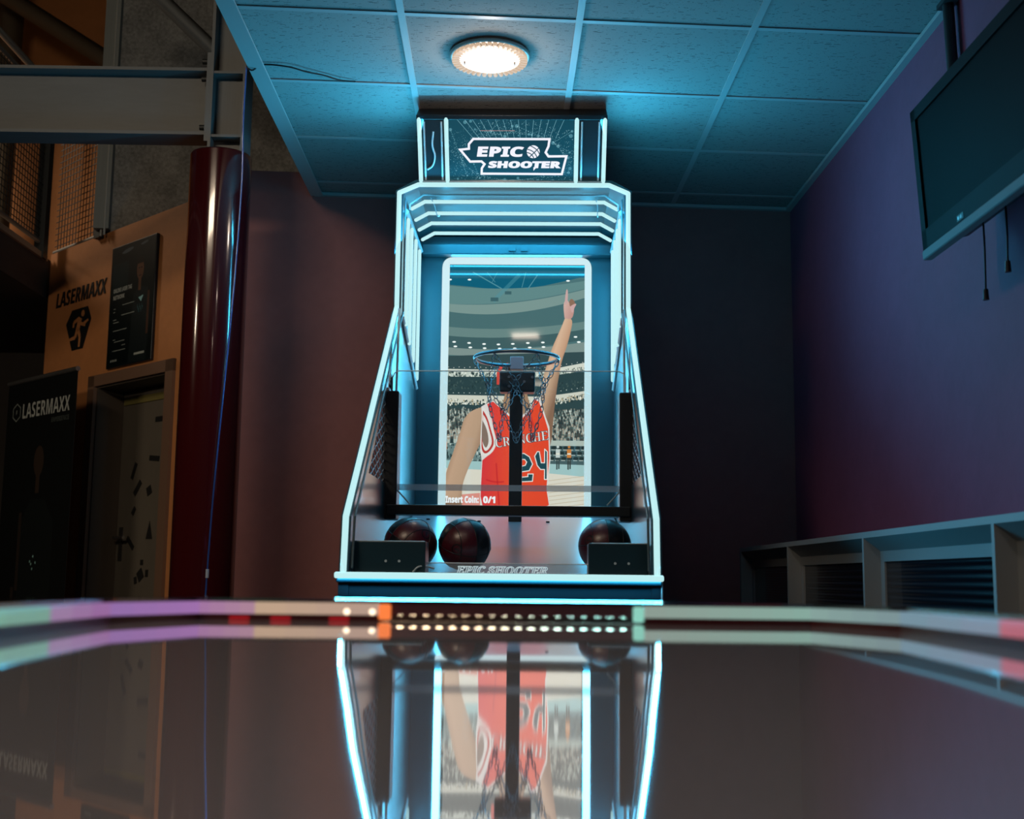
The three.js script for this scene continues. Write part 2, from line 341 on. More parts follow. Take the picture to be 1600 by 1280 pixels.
{
  const p = thing('wall_poster', 'tall black poster with a figure and white text above the door', 'poster'); wallGroup(p, 1.47, 2.01, 0.002);
  const W = 300, H = 430;
  const map = canvasOf(W, H, (g) => {
    g.fillStyle = '#0b1517'; g.fillRect(0, 0, W, H);
    g.fillStyle = '#16262a'; g.fillRect(12, 60, 110, 110);
    g.fillStyle = '#1a2326'; g.beginPath(); g.moveTo(150, 430); g.lineTo(165, 190); g.lineTo(200, 165); g.lineTo(260, 175); g.lineTo(285, 260); g.lineTo(270, 430); g.fill();
    faceFigure(g, 205, 105, 150, '#6b4a38');
    g.fillStyle = '#1c1412'; g.beginPath(); g.ellipse(205, 84, 27, 26, 0, Math.PI, 0); g.fill(); g.fillRect(191, 98, 10, 4); g.fillRect(208, 98, 10, 4); g.fillRect(197, 126, 17, 3);
    g.fillStyle = '#4a3329'; g.fillRect(262, 190, 14, 150);
    g.fillStyle = '#8fc4cc'; g.beginPath(); g.moveTo(200, 205); g.lineTo(235, 200); g.lineTo(220, 222); g.fill();
    g.fillStyle = '#3f6e78'; for (let i = 0; i < 8; i++) g.fillRect(196 + i * 5, 228 + (i % 3) * 8, 2, 14);
    g.fillStyle = '#c9cfcc'; g.font = 'bold 21px sans-serif'; g.fillText('ONLINE LASER TAG', 22, 165, 130); g.fillText('NETWORK', 22, 190, 80);
    g.fillStyle = '#8d9794'; g.font = '9px sans-serif';
    for (const [x, y, w] of [[30, 222, 14], [90, 214, 84], [30, 234, 12], [88, 250, 90], [30, 262, 24], [32, 272, 40], [34, 302, 96], [36, 334, 18], [46, 342, 74], [100, 358, 26], [36, 374, 92]]) g.fillRect(x, y, w, 3);
    g.fillStyle = '#aab3b0'; g.fillRect(190, 398, 70, 8); for (let i = 0; i < 4; i++) g.fillRect(28 + i * 12, 406, 6, 8);
    g.fillStyle = '#54606a'; g.beginPath(); g.ellipse(110, 22, 40, 7, -0.1, 0, 7); g.fill(); g.beginPath(); g.ellipse(225, 14, 26, 5, -0.1, 0, 7); g.fill();
  });
  part('poster_board', rbx(0.50, 0.71, 0.018, 0.004, 0.25, 0.355, 0.009), black, p);
  const pr = new THREE.PlaneGeometry(0.485, 0.695); pr.translate(0.25, 0.355, 0.019);
  part('poster_print', pr, phys(0xffffff, 0.35, { map }), p);
}
{ // roll-up banner standing in front of the wall end
  const b = thing('rollup_banner', 'tall black roll-up banner with white heading standing left of the door', 'banner'); wallGroup(b, 2.04, 0, 0.32);
  const W = 420, H = 980;
  const map = canvasOf(W, H, (g) => {
    g.fillStyle = '#04090a'; g.fillRect(0, 0, W, H);
    g.strokeStyle = '#7d8684'; g.lineWidth = 4; g.beginPath(); for (let i = 0; i < 7; i++) { const a = i / 6 * Math.PI * 2 + Math.PI / 6; g[i ? 'lineTo' : 'moveTo'](62 + 27 * Math.cos(a), 92 + 27 * Math.sin(a)); } g.stroke();
    g.fillStyle = '#8a9391'; g.font = 'bold 20px sans-serif'; g.fillText('F', 56, 99);
    g.fillStyle = '#aab1af'; g.font = 'bold 62px sans-serif'; g.fillText('LASERMAXX', 96, 114, 290);
    g.fillStyle = '#4c5554'; g.font = 'bold 20px sans-serif'; g.fillText('EXPERIENCE', 282, 140, 104);
    faceFigure(g, 222, 250, 190, '#33271f');
    g.fillStyle = '#0d1516'; g.beginPath(); g.moveTo(120, 980); g.lineTo(140, 420); g.lineTo(190, 360); g.lineTo(270, 365); g.lineTo(330, 430); g.lineTo(340, 980); g.fill();
    g.fillStyle = '#2a221d'; g.fillRect(120, 400, 18, 230); g.fillRect(96, 620, 18, 200);
    g.fillStyle = '#7fb0ae'; for (const [x, y] of [[206, 545], [224, 530], [240, 548], [222, 566], [214, 552]]) { g.beginPath(); g.arc(x, y, 4, 0, 7); g.fill(); }
    g.fillStyle = '#14302f'; g.fillRect(245, 700, 6, 120); g.fillRect(290, 690, 10, 90);
  });
  part('banner_sheet', box2(0, 0.1, -0.002, 0.85, 1.94, 0.0), mat(lin(0.01, 0.012, 0.014), 0.6), b);
  const pl = new THREE.PlaneGeometry(0.85, 1.84); pl.translate(0.425, 1.02, 0.001); part('banner_print', pl, mat(0xffffff, 0.55, 0, { map }), b);
  part('top_bar', [rod(V(0, 1.945, 0), V(0.85, 1.945, 0), 0.014, 10)], mat(lin(0.25, 0.25, 0.25), 0.35, 0.8), b);
  part('banner_base', rbx(0.87, 0.1, 0.22, 0.03, 0.425, 0.05, 0), mat(lin(0.25, 0.25, 0.25), 0.4, 0.7), b);
  part('support_pole', rod(V(0.425, 0.08, -0.03), V(0.425, 1.94, -0.03), 0.008), chrome, b);
}

// ---------------------------------------------------------------- basketball machine
const machine = thing('basketball_machine', 'tall arcade basketball machine outlined in glowing cyan tubes', 'arcade machine', [0.004, 0, -3.6], -0.033);
{
  const neon = glow(0.52, 0.86, 0.88);
  const body = phys(lin(0.014, 0.042, 0.058), 0.28, { clearcoat: 0.5, clearcoatRoughness: 0.15 });  // teal veil of the neon glow is mixed into this dark colour
  const inner = phys(lin(0.012, 0.09, 0.12), 0.42, { clearcoat: 0.3, clearcoatRoughness: 0.25 });  // panel colour tinted teal to stand in for light from the tubes
  const acrylic = new THREE.MeshPhysicalMaterial({ color: lin(0.93, 0.97, 0.98), roughness: 0.02, transmission: 1, thickness: 0, ior: 1.45 });
  const edgeLit = mat(lin(0.55, 0.62, 0.66), 0.3);
  const R = 0.0095;
  // side panels with the perforated window
  for (const s of [-1, 1]) {
    const sh = shapeOf([[0, 0], [0, 0.87], [0.02, 1.03], [1.14, 1.92], [1.13, 2.4], [1.98, 2.4], [1.98, 0]].map(([z, y]) => [z, y]));
    const hole = new THREE.Path(); [[0.36, 1.19], [0.62, 1.41], [0.92, 1.62], [0.92, 1.19]].forEach(([z, y], i) => (i ? hole.lineTo(z, y) : hole.moveTo(z, y))); hole.closePath(); sh.holes.push(hole);
    const g = extrude(sh, 0.03); g.rotateY(Math.PI / 2); g.translate(s * 0.46 - 0.015, 0, 0);
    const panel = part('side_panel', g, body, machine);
    // expanded metal: two families of slanting bars
    const bars = [];
    for (let k = -6; k < 22; k++) for (const d of [-1, 1]) {      // long diamonds lying along the machine
      const yc = 1.19 + k * 0.034; let run = null; const N = 60;
      for (let q = 0; q <= N; q++) {
        const z = 0.36 + 0.56 * q / N, y = yc + d * 0.34 * (z - 0.64);
        const inside = y > 1.19 && (z < 0.62 ? y < 1.19 + (z - 0.36) * 0.846 : y < 1.41 + (z - 0.62) * 0.7);
        if (inside) { run = run ?? [z, y]; run[2] = z; run[3] = y; }
      }
      if (run && run[2] - run[0] > 0.03) bars.push(rod(V(s * 0.452, run[1], -run[0]), V(s * 0.452, run[3], -run[2]), 0.0026, 4));
    }
    const mesh = part('expanded_mesh', bars, mat(lin(0.45, 0.45, 0.48), 0.4, 0.5), panel); mesh.userData.kind = 'stuff';
    part('edge_trim', bent([V(s * 0.437, 0.88, -0.012), V(s * 0.437, 1.03, -0.035), V(s * 0.437, 1.905, -1.155), V(s * 0.437, 2.37, -1.15)], 0.004, 6), mat(lin(0.08, 0.12, 0.14), 0.3), panel);
    // glowing tube on the front edge
    part('neon_tube', bent([V(s * 0.46, 0.87, 0.008), V(s * 0.46, 1.03, -0.012), V(s * 0.46, 1.92, -1.13), V(s * 0.46, 2.388, -1.122)], R), neon, machine);
    const out = V(s * 0.75, 0, 1);
    area(machine, NEON, NEON_POWER, 0.02, 0.47, V(s * 0.462, 2.15, -1.105), out);
    area(machine, NEON, NEON_POWER * 1.1, 0.018, 0.47, V(s * 0.472, 2.15, -1.122), V(s, 0.5, -0.3), V(0, 1, 0));
    area(machine, NEON, NEON_POWER, 0.018, 1.40, V(s * 0.463, 1.482, -0.561), V(s * 0.5, 0.784, 0.622), V(0, 0.622, -0.784));
    area(machine, NEON, NEON_POWER, 0.02, 0.16, V(s * 0.462, 0.95, 0.014), out);
    // four upright tubes on the inside of each wing, lower ends on a slant
    [[-1.219, 1.867], [-1.36, 1.816], [-1.53, 1.773], [-1.695, 1.722]].forEach(([z, y0]) => {
      part('neon_tube', bent([V(s * 0.432, y0, z), V(s * 0.432, 2.305, z)], 0.0075, 8), neon, machine);
      area(machine, NEON, NEON_POWER * 0.42, 0.014, 0.45, V(s * 0.421, (y0 + 2.305) / 2, z), V(-s, 0, -0.35));
    });
    part('tube_rail', rod(V(s * 0.436, 2.325, -1.17), V(s * 0.436, 2.325, -1.78), 0.012, 4), edgeLit, machine);
    part('tube_rail', rod(V(s * 0.44, 1.885, -1.16), V(s * 0.44, 1.69, -1.76), 0.008, 4), edgeLit, machine);
  }
  // hood: chamfered roof, glowing arch and four roof tubes
  const roof = extrude([[-0.475, 2.385], [-0.39, 2.425], [0.39, 2.425], [0.475, 2.385], [0.475, 2.40], [0.395, 2.445], [-0.395, 2.445], [-0.475, 2.40]], 0.85); roof.translate(0, 0, -1.98);
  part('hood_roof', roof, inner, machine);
  part('neon_tube', bent([V(-0.46, 2.388, -1.122), V(-0.383, 2.422, -1.122), V(0.383, 2.422, -1.122), V(0.46, 2.388, -1.122)], R), neon, machine);
  area(machine, NEON, NEON_POWER, 0.78, 0.02, V(0, 2.422, -1.108), V(0, 0.45, 1));
  part('hood_trim', bent([V(-0.425, 2.345, -1.2), V(-0.425, 2.365, -1.2), V(-0.37, 2.405, -1.2), V(0.37, 2.405, -1.2), V(0.425, 2.365, -1.2), V(0.425, 2.345, -1.2)], 0.004, 6), edgeLit, machine);
  for (const z of [-1.283, -1.444, -1.592, -1.747]) {
    part('neon_tube', bent([V(-0.425, 2.372, z), V(-0.372, 2.402, z), V(0.372, 2.402, z), V(0.425, 2.372, z)], 0.008, 8), neon, machine);
    area(machine, NEON, NEON_POWER * 0.6, 0.72, 0.014, V(0, 2.391, z), V(0, -1, -0.25));
  }
  for (const [x, y1] of [[-0.335, 0.012], [0.345, 0.01]]) part('loose_wire', smooth([V(x - 0.01, 2.41, -1.25), V(x, 2.395, -1.3), V(x + 0.006, 2.38, -1.42), V(x + y1, 2.4, -1.46)], 0.002, 16, 5), mat(lin(0.5, 0.55, 0.58), 0.4), machine);
  // back panel with the screen
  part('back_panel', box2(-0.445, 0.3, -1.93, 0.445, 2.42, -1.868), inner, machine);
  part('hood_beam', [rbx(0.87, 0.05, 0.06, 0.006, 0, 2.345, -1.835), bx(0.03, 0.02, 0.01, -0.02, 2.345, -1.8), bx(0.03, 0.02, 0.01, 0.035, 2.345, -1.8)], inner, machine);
  const frameShape = roundRect(-0.342, 1.125, 0.345, 2.32, 0.055, 0.03);
  const fh = new THREE.Path(); [[-0.308, 1.16], [0.314, 1.16], [0.314, 2.288], [-0.308, 2.288]].forEach(([x, y], i) => (i ? fh.lineTo(x, y) : fh.moveTo(x, y))); fh.closePath(); frameShape.holes.push(fh);
  const fr = extrude(frameShape, 0.014); fr.translate(0, 0, -1.868);
  part('screen_light_frame', fr, glow(0.62, 0.80, 0.82), machine);
  for (const s of [-1, 1]) area(machine, NEON, NEON_POWER * 0.25, 0.03, 1.1, V(s * 0.327, 1.72, -1.85), V(0, 0, 1));
  area(machine, NEON, NEON_POWER * 0.25, 0.6, 0.03, V(0, 2.303, -1.85), V(0, 0, 1));
  // ---- the game picture on the screen
  const SW = 900, SH = 1632, K = 4.265, X = (p) => (p - 703) * K, Y = (p) => (p - 412) * K;
  const game = canvasOf(SW, SH, (g) => {
    const poly = (c, pts) => { g.fillStyle = c; g.beginPath(); pts.forEach(([a, b], i) => g[i ? 'lineTo' : 'moveTo'](X(a), Y(b))); g.closePath(); g.fill(); };
    const grad = (x0, y0, x1, y1, ...cs) => { const q = g.createLinearGradient(X(x0), Y(y0), X(x1), Y(y1)); cs.forEach((c, i) => q.addColorStop(i / (cs.length - 1), c)); return q; };
    const curve = (c, pts) => { g.fillStyle = c; g.beginPath(); g.moveTo(X(pts[0][0]), Y(pts[0][1])); for (let i = 1; i < pts.length; i += 1) { const p = pts[i], q = pts[(i + 1) % pts.length]; g.quadraticCurveTo(X(p[0]), Y(p[1]), X((p[0] + q[0]) / 2), Y((p[1] + q[1]) / 2)); } g.closePath(); g.fill(); };
    g.fillStyle = '#4b6f70'; g.fillRect(0, 0, SW, SH);
    // arena roof: dark opening and curved fascia bands
    poly('#0c5a72', [[700, 410], [918, 410], [918, 432], [905, 432], [880, 438], [850, 445], [810, 451], [770, 451], [735, 447], [700, 444]]);
    const band = (c, yl, yc, yr, yl2, yc2, yr2) => { g.fillStyle = c; g.beginPath(); g.moveTo(X(700), Y(yl)); g.quadraticCurveTo(X(800), Y(yc), X(918), Y(yr)); g.lineTo(X(918), Y(yr2)); g.quadraticCurveTo(X(800), Y(yc2), X(700), Y(yl2)); g.fill(); };
    band('#5f8583', 445, 458, 436, 474, 480, 448);
    band('#78938d', 474, 482, 449, 486, 502, 462);
    band('#476a6b', 486, 502, 462, 510, 520, 502);
    band('#65837f', 510, 520, 500, 524, 534, 512);
    band('#3e5c5d', 524, 534, 512, 542, 552, 528);
    band('#7b8f8a', 542, 552, 532, 554, 560, 548);
    // trusses
    g.strokeStyle = '#4f8c98'; for (const [a, b, c, d, w] of [[740, 424, 785, 450, 1.6], [762, 424, 775, 440, 0.8], [778, 424, 770, 440, 0.8], [822, 424, 816, 448, 1], [840, 428, 824, 452, 1.4], [812, 428, 772, 470, 6]]) { g.globalAlpha = w > 3 ? 0.5 : 1; g.lineWidth = w * K; g.beginPath(); g.moveTo(X(a), Y(b)); g.lineTo(X(c), Y(d)); g.stroke(); } g.globalAlpha = 1;
    g.fillStyle = '#3c5f62'; g.fillRect(X(790), Y(454), 10 * K, 5 * K); g.fillRect(X(768), Y(464), 12 * K, 6 * K);
    // spot lights
    g.fillStyle = '#f2fbf6'; for (const [a, b] of [[713, 534], [736, 535.5], [759, 537], [781, 537.5], [803, 536.5], [826, 535], [849, 534], [899, 525], [715, 541], [738, 542.5], [760, 543.5], [783, 544], [806, 543.5], [829, 542], [850, 541], [904, 533], [735, 436], [705, 436], [887, 437]]) { g.beginPath(); g.ellipse(X(a), Y(b), 2.8 * K, 1.4 * K, 0, 0, 7); g.fill(); }
    // stands
    poly('#33494a', [[700, 556], [918, 548], [918, 720], [700, 720]]);
    const crowd = (x0, x1, yf, h, n, tones, size) => { for (let i = 0; i < n; i++) { const x = x0 + rnd() * (x1 - x0), y = yf(x) + rnd() * h; g.fillStyle = tones[Math.floor(rnd() * tones.length)]; g.fillRect(X(x), Y(y), size * K * (0.4 + rnd() * 0.6), size * K * (0.6 + rnd() * 1.1)); } };
    const up = (x) => 576 - Math.max(0, x - 850) * 0.16;
    poly('#cfd4c6', [[700, 576], [850, 578], [918, 564], [918, 576], [850, 588], [700, 588]]);
    crowd(700, 918, (x) => up(x) + 4, 10, 330, ['#2b3d3c', '#5e6f68', '#efeee0', '#8a9486'], 2.4);
    poly('#2f4546', [[700, 588], [850, 588], [918, 577], [918, 604], [850, 612], [700, 612]]);
    crowd(700, 918, () => 592, 16, 260, ['#253838', '#3b5150', '#4d605a'], 2);
    poly('#ddd9c8', [[700, 616], [850, 618], [918, 608], [918, 620], [850, 629], [700, 628]]);
    crowd(700, 918, (x) => up(x) + 46, 8, 300, ['#2b3d3c', '#f4f0e0', '#7d857a', '#b9a98a'], 2.4);
    for (let i = 0; i < 26; i++) { g.fillStyle = '#f2f4ea'; g.beginPath(); g.ellipse(X(705 + i * 8.2), Y(up(705 + i * 8.2) - 3 + (i % 2)), 3, 2, 0, 0, 7); g.fill(); g.beginPath(); g.ellipse(X(705 + i * 8.2), Y(up(705 + i * 8.2) + 37), 3, 2, 0, 0, 7); g.fill(); }
    // tiers of standing spectators
    for (let row = 0; row < 13; row++) for (let x = 700; x < 918; x += 2.4 + row * 0.22) {
      const y = 637 + row * 3.7 + rnd() * 2.5, s = 1 + row * 0.12, t = rnd();
      const tone = t < 0.35 ? '#2b3b3b' : t < 0.55 ? '#556660' : t < 0.75 ? '#8d9a92' : t < 0.92 ? '#bcc4b8' : '#e6e7da';
      g.fillStyle = tone; g.fillRect(X(x), Y(y), 1.7 * s * K, 4.2 * s * K); g.fillStyle = t > 0.5 ? '#a99e8d' : '#4b4a45'; g.beginPath(); g.arc(X(x + 0.85 * s), Y(y - 0.6), 0.8 * s * K, 0, 7); g.fill();
      if (rnd() > 0.72) { g.strokeStyle = tone; g.lineWidth = 0.7 * K; g.beginPath(); g.moveTo(X(x), Y(y + 1)); g.lineTo(X(x + (rnd() - 0.5) * 5), Y(y - 4 * s)); g.stroke(); }
    }
    // barrier, bench row, court
    poly('#b9c2b6', [[850, 685], [918, 685], [918, 693], [850, 693]]);
    poly('#6f8683', [[700, 690], [850, 690], [850, 716], [700, 716]]);
    crowd(700, 760, () => 690, 26, 120, ['#243435', '#c9d2c8', '#8ca29f', '#3b5354'], 3.2);
    poly('#4d6465', [[850, 693], [918, 693], [918, 722], [850, 722]]);
    for (let r = 0; r < 3; r++) for (let x = 858; x < 918; x += 9) { g.fillStyle = '#253433'; g.beginPath(); g.ellipse(X(x + r * 3), Y(696 + r * 8), 4 * K, 2.6 * K, 0, 0, 7); g.fill(); g.fillStyle = '#c4cbc1'; g.fillRect(X(x - 4 + r * 3), Y(698.6 + r * 8), 6 * K, 1.1 * K); }
    poly('#a9cbc8', [[700, 716], [918, 722], [918, 742], [850, 736], [700, 730]]);
    poly('#e8dfcd', [[700, 728], [850, 734], [918, 740], [918, 800], [700, 800]]);
    g.strokeStyle = '#c9b595'; g.lineWidth = 3; for (let i = 0; i < 9; i++) { g.beginPath(); g.moveTo(X(845), Y(748 + i * 6)); g.lineTo(X(918), Y(738 + i * 6)); g.stroke(); }
    poly('#e79484', [[728, 768], [770, 764], [770, 800], [726, 800]]);
    // two small people by the bench
    for (const [x, c, l] of [[890, '#d8843c', '#39403c'], [873, '#cfd6d0', '#3c4a4a']]) { g.fillStyle = c; g.fillRect(X(x - 3.2), Y(698), 6.4 * K, 13 * K); g.beginPath(); g.arc(X(x), Y(694.5), 2 * K, 0, 7); g.fill(); g.fillStyle = l; g.fillRect(X(x - 2.4), Y(711), 2 * K, 18 * K); g.fillRect(X(x + 0.6), Y(711), 2 * K, 17 * K); g.fillStyle = '#efe9d6'; g.fillRect(X(x - 2.8), Y(704), 5.6 * K, 2.4 * K); }
    g.fillStyle = '#e8823c'; g.fillRect(X(702), Y(688), 3 * K, 12 * K);
    // player seen from behind: raised right arm
    const skin = '#c4a184', shade = '#a78365', dark = '#8a6a54';
    curve(grad(852, 560, 884, 570, '#b48c6e', '#d3b294', '#c39c7d', '#8f6c55'), [[858, 560], [862, 545], [872, 522], [880, 503], [883, 494], [895, 497], [892, 515], [886, 540], [878, 562], [873, 590], [869, 620], [866, 650], [863, 690], [856, 710], [846, 690], [846, 600]]);
    curve(grad(880, 480, 898, 486, '#d0aca0', '#b98d82'), [[882, 496], [880, 480], [881, 470], [886, 466], [890, 474], [896, 472], [897, 486], [893, 498]]);
    curve('#c6a4a0', [[882, 474], [883, 458], [885, 449], [887, 452], [887, 464], [886, 474]]);
    curve(dark, [[889, 470], [891, 464], [897, 468], [899, 476], [895, 480], [890, 478]]);
    curve('#c8a3a0', [[890, 478], [896, 473], [901, 473], [897, 479], [894, 490]]);
    // head behind the hoop box, red band
    curve('#2c2623', [[790, 590], [792, 572], [806, 562], [822, 570], [826, 592], [820, 618], [798, 618]]);
    curve(shade, [[795, 600], [822, 600], [830, 630], [835, 650], [790, 648], [788, 632]]);
    poly('#d64a3c', [[779, 582], [784, 570], [796, 566], [796, 570], [787, 574], [783, 600], [779, 600]]);
    // left arm
    curve(grad(706, 690, 760, 706, '#a07c60', '#cda688', '#c4a082', '#95725a'), [[756, 635], [742, 639], [730, 652], [725, 672], [716, 700], [704, 735], [700, 760], [700, 800], [730, 800], [728, 758], [735, 735], [747, 708], [756, 690], [764, 670]]);
    poly('#8d6c53', [[700, 774], [728, 776], [730, 800], [700, 800]]);
    // jersey
    const jg = g.createLinearGradient(X(758), 0, X(860), 0); jg.addColorStop(0, '#e23a3e'); jg.addColorStop(0.45, '#f2502f'); jg.addColorStop(1, '#ee4a2c');
    poly('#e9dfd8', [[756, 634], [766, 628], [775, 624], [800, 646], [818, 648], [832, 632], [836, 618], [846, 622], [854, 648], [860, 664], [862, 712], [858, 760], [862, 786], [855, 800], [757, 800], [756, 770], [758, 716], [755, 700], [760, 690]]);
    g.fillStyle = jg; g.beginPath(); [[765, 630], [774, 626], [798, 648], [819, 651], [833, 636], [837, 622], [844, 626], [853, 652], [858, 668], [860, 712], [856, 758], [860, 782], [852, 792], [762, 792], [757, 770], [759, 716], [775, 702], [780, 690], [776, 672], [772, 650]].forEach(([a, b], i) => g[i ? 'lineTo' : 'moveTo'](X(a), Y(b))); g.closePath(); g.fill();
    // arm opening with trims
    curve('#efe6de', [[758, 634], [766, 640], [774, 664], [781, 688], [776, 702], [764, 712], [756, 706], [755, 690]]);
    curve('#c33b34', [[759, 640], [765, 648], [771, 668], [777, 688], [773, 699], [764, 707], [758, 702], [757, 688]]);
    curve('#efe6de', [[759, 646], [764, 652], [769, 670], [774, 688], [770, 697], [764, 703], [760, 698], [758, 686]]);
    curve('#8b7466', [[758, 655], [764, 664], [769, 686], [765, 698], [761, 694], [757, 682]]);
    g.strokeStyle = 'rgba(190,25,40,0.45)'; g.lineWidth = 10; for (const [a, b, c, d] of [[765, 745, 792, 748], [780, 720, 786, 792], [830, 640, 838, 668]]) { g.beginPath(); g.moveTo(X(a), Y(b)); g.quadraticCurveTo(X((a + c) / 2), Y((b + d) / 2 + 4), X(c), Y(d)); g.stroke(); }
    poly('#efe3da', [[760, 786], [775, 791], [800, 793], [835, 791], [860, 783], [862, 787], [835, 797], [790, 797], [757, 789]]);
    // name arc and number
    g.save(); g.font = 'bold 84px serif'; g.textAlign = 'center'; g.fillStyle = '#f4ece4'; g.strokeStyle = '#3a3440'; g.lineWidth = 3;
    'CRANCHE'.split('').forEach((ch, i) => { g.save(); g.translate(X(784 + i * 11.6), Y(696 - i * 1.9)); g.rotate(-0.12); g.fillText(ch, 0, 0, 52); g.strokeText(ch, 0, 0, 52); g.restore(); });
    g.restore();
    const num = (pts) => { g.beginPath(); pts.forEach(([a, b], i) => g[i ? 'lineTo' : 'moveTo'](X(a), Y(b))); g.closePath(); g.fillStyle = '#1f4a52'; g.fill(); g.strokeStyle = '#f6efe6'; g.lineWidth = 6; g.lineJoin = 'round'; g.stroke(); };
    num([[807, 708], [814, 705], [822, 705], [830, 710], [835, 721], [830, 731], [818, 733], [818, 741], [828, 740], [828, 736], [836, 736], [835, 747], [806, 748.5], [806, 735], [809, 727], [824, 723], [826, 718], [823, 714], [817, 714], [815, 718], [807, 719]]);
    num([[842, 702], [838, 709], [842, 723], [847, 729], [853, 729], [853, 744], [857, 744], [857, 702], [853, 698], [853, 719], [848, 719], [845, 702]]);
    // coin prompt
    g.fillStyle = '#ffffff'; g.font = 'bold 56px sans-serif'; g.textAlign = 'left';
    g.strokeStyle = '#ffffff'; g.lineWidth = 4; g.fillText('Insert Coin:', 6, Y(780), 214); g.strokeText('Insert Coin:', 6, Y(780), 214); g.fillText('0/1', X(761), Y(780), 92); g.strokeText('0/1', X(761), Y(780), 92);
  });
  const scr = new THREE.PlaneGeometry(0.63, 1.1424); scr.translate(0.003, 1.717, -1.8655);
  part('game_screen', scr, new THREE.MeshPhysicalMaterial({ color: lin(0.004, 0.005, 0.006), roughness: 0.045, ior: 1.5, emissive: lin(1, 1, 1), emissiveIntensity: 1, emissiveMap: game }), machine);
  area(machine, lin(1, 0.9, 0.8), 0.3, 0.6, 1.1, V(0.003, 1.717, -1.846), V(0, 0, 1));

  // hoop: pole, sensor box, plate, ring and chain net
  const hc = V(0.014, 1.764, -1.4), hr = 0.174;
  part('hoop_pole', rbx(0.056, 1.05, 0.05, 0.006, 0.011, 1.13, -1.585), black, machine);
  const sb = part('sensor_box', rbx(0.152, 0.09, 0.07, 0.008, 0.015, 1.688, -1.57), black, machine);
  for (const [x, y] of [[-0.035, 0.02], [0.065, 0.02], [0.03, 0.0], [-0.035, -0.02]]) part('screw_head', cyl(0.006, 0.006, 0.005, 10).rotateX(Math.PI / 2).translate(0.015 + x, 1.688 + y, -1.534), mat(lin(0.2, 0.2, 0.22), 0.3, 0.8), sb);
  part('hoop_plate', rbx(0.058, 0.056, 0.022, 0.003, 0.012, 1.775, -1.575), mat(lin(0.30, 0.27, 0.32), 0.4, 0.3), machine);
  const ringG = new THREE.TorusGeometry(hr, 0.008, 12, 64); ringG.rotateX(Math.PI / 2); ringG.translate(hc.x, hc.y, hc.z);
  const steelBlue = mat(lin(0.22, 0.26, 0.30), 0.3, 0.85);
  const hoop = part('hoop_ring', ringG, steelBlue, machine);
  const node = (lev, i) => { const a = (i + (lev % 2 ? 0.5 : 0)) / 6 * Math.PI * 2, rr = [hr, 0.135, 0.105, 0.078][lev]; return V(hc.x + rr * Math.cos(a), hc.y - [0.012, 0.115, 0.225, 0.345][lev], hc.z + rr * Math.sin(a)); };
  const link = (() => { const c = new THREE.CurvePath(); const p = []; for (let k = 0; k < 14; k++) { const a = k / 14 * Math.PI * 2; p.push(V(0.0062 * Math.cos(a), 0.0105 * Math.sign(Math.sin(a)) * Math.min(1, Math.abs(Math.sin(a)) * 1.6) + 0.004 * Math.sin(a), 0)); } return new THREE.TubeGeometry(new THREE.CatmullRomCurve3(p, true), 16, 0.0016, 5, true); })();
  const strand = (a, b) => {
    const d = b.clone().sub(a), n = Math.max(2, Math.round(d.length() / 0.0255)), out = [];
    for (let k = 0; k < n; k++) {
      const g = link.clone(); g.rotateY(k % 2 ? Math.PI / 2 : 0.2);
      g.applyQuaternion(new THREE.Quaternion().setFromUnitVectors(V(0, -1, 0), d.clone().normalize()));
      const t = (k + 0.5) / n; g.translate(a.x + d.x * t, a.y + d.y * t, a.z + d.z * t); out.push(g);
    }
    part('net_chain', out, steelBlue, hoop);
  };
  for (let lev = 0; lev < 3; lev++) for (let i = 0; i < 6; i++) {
    const up = node(lev, i), o = lev % 2 ? 1 : 0;
    strand(up, node(lev + 1, (i + o) % 6)); strand(up, node(lev + 1, (i + o + 5) % 6));
  }
  for (let i = 0; i < 6; i++) part('net_hook', rod(node(0, i).add(V(0, 0.018, 0)), node(0, i).add(V(0, -0.006, 0)), 0.005, 6), steelBlue, hoop);

  // clear front guard, posts, cross bar
  const ac = extrude(roundRect(-0.428, 1.115, 0.425, 1.606, 0.035, 0.004), 0.006); ac.translate(0, 0, -0.8);
  part('front_guard', ac, acrylic, machine);
  part('guard_edge', bent([V(-0.428, 1.53, -0.797), V(-0.428, 1.58, -0.797), V(-0.421, 1.597, -0.797), V(-0.404, 1.604, -0.797), V(0.401, 1.608, -0.797), V(0.418, 1.6, -0.797), V(0.425, 1.582, -0.797), V(0.425, 1.53, -0.797)], 0.0022, 6), mat(lin(0.8, 0.88, 0.92), 0.25), machine);
  for (const s of [-1, 1]) {
    part('guard_post', rbx(0.058, 0.47, 0.10, 0.006, s * 0.432, 1.295, -0.84), black, machine);
    part('post_cap', rbx(0.028, 0.012, 0.05, 0.004, s * 0.452, 1.536, -0.815), mat(lin(0.6, 0.62, 0.66), 0.4), machine);
    part('tube_upright', rod(V(s * 0.432, 1.1, -0.905), V(s * 0.432, 1.88, -0.985), 0.005, 6), edgeLit, machine);
    part('guard_bracket', rod(V(s * 0.42, 1.185, -0.80), V(s * 0.36, 1.12, -0.83), 0.004, 4), edgeLit, machine);
  }
  part('guard_shelf', box2(-0.408, 1.169, -0.845, 0.404, 1.191, -0.835), new THREE.MeshPhysicalMaterial({ color: lin(0.62, 0.68, 0.76), roughness: 0.35, transparent: true, opacity: 0.5 }), machine);
  part('cross_bar', rbx(0.88, 0.036, 0.09, 0.004, 0.002, 1.095, -0.825), black, machine);
  // ball ramp and trough
  const ramp = shapeOf([[0.05, 0.868], [0.3, 0.872], [1.75, 1.124], [1.86, 1.124], [1.86, 1.08], [0.3, 0.84], [0.05, 0.84]]);
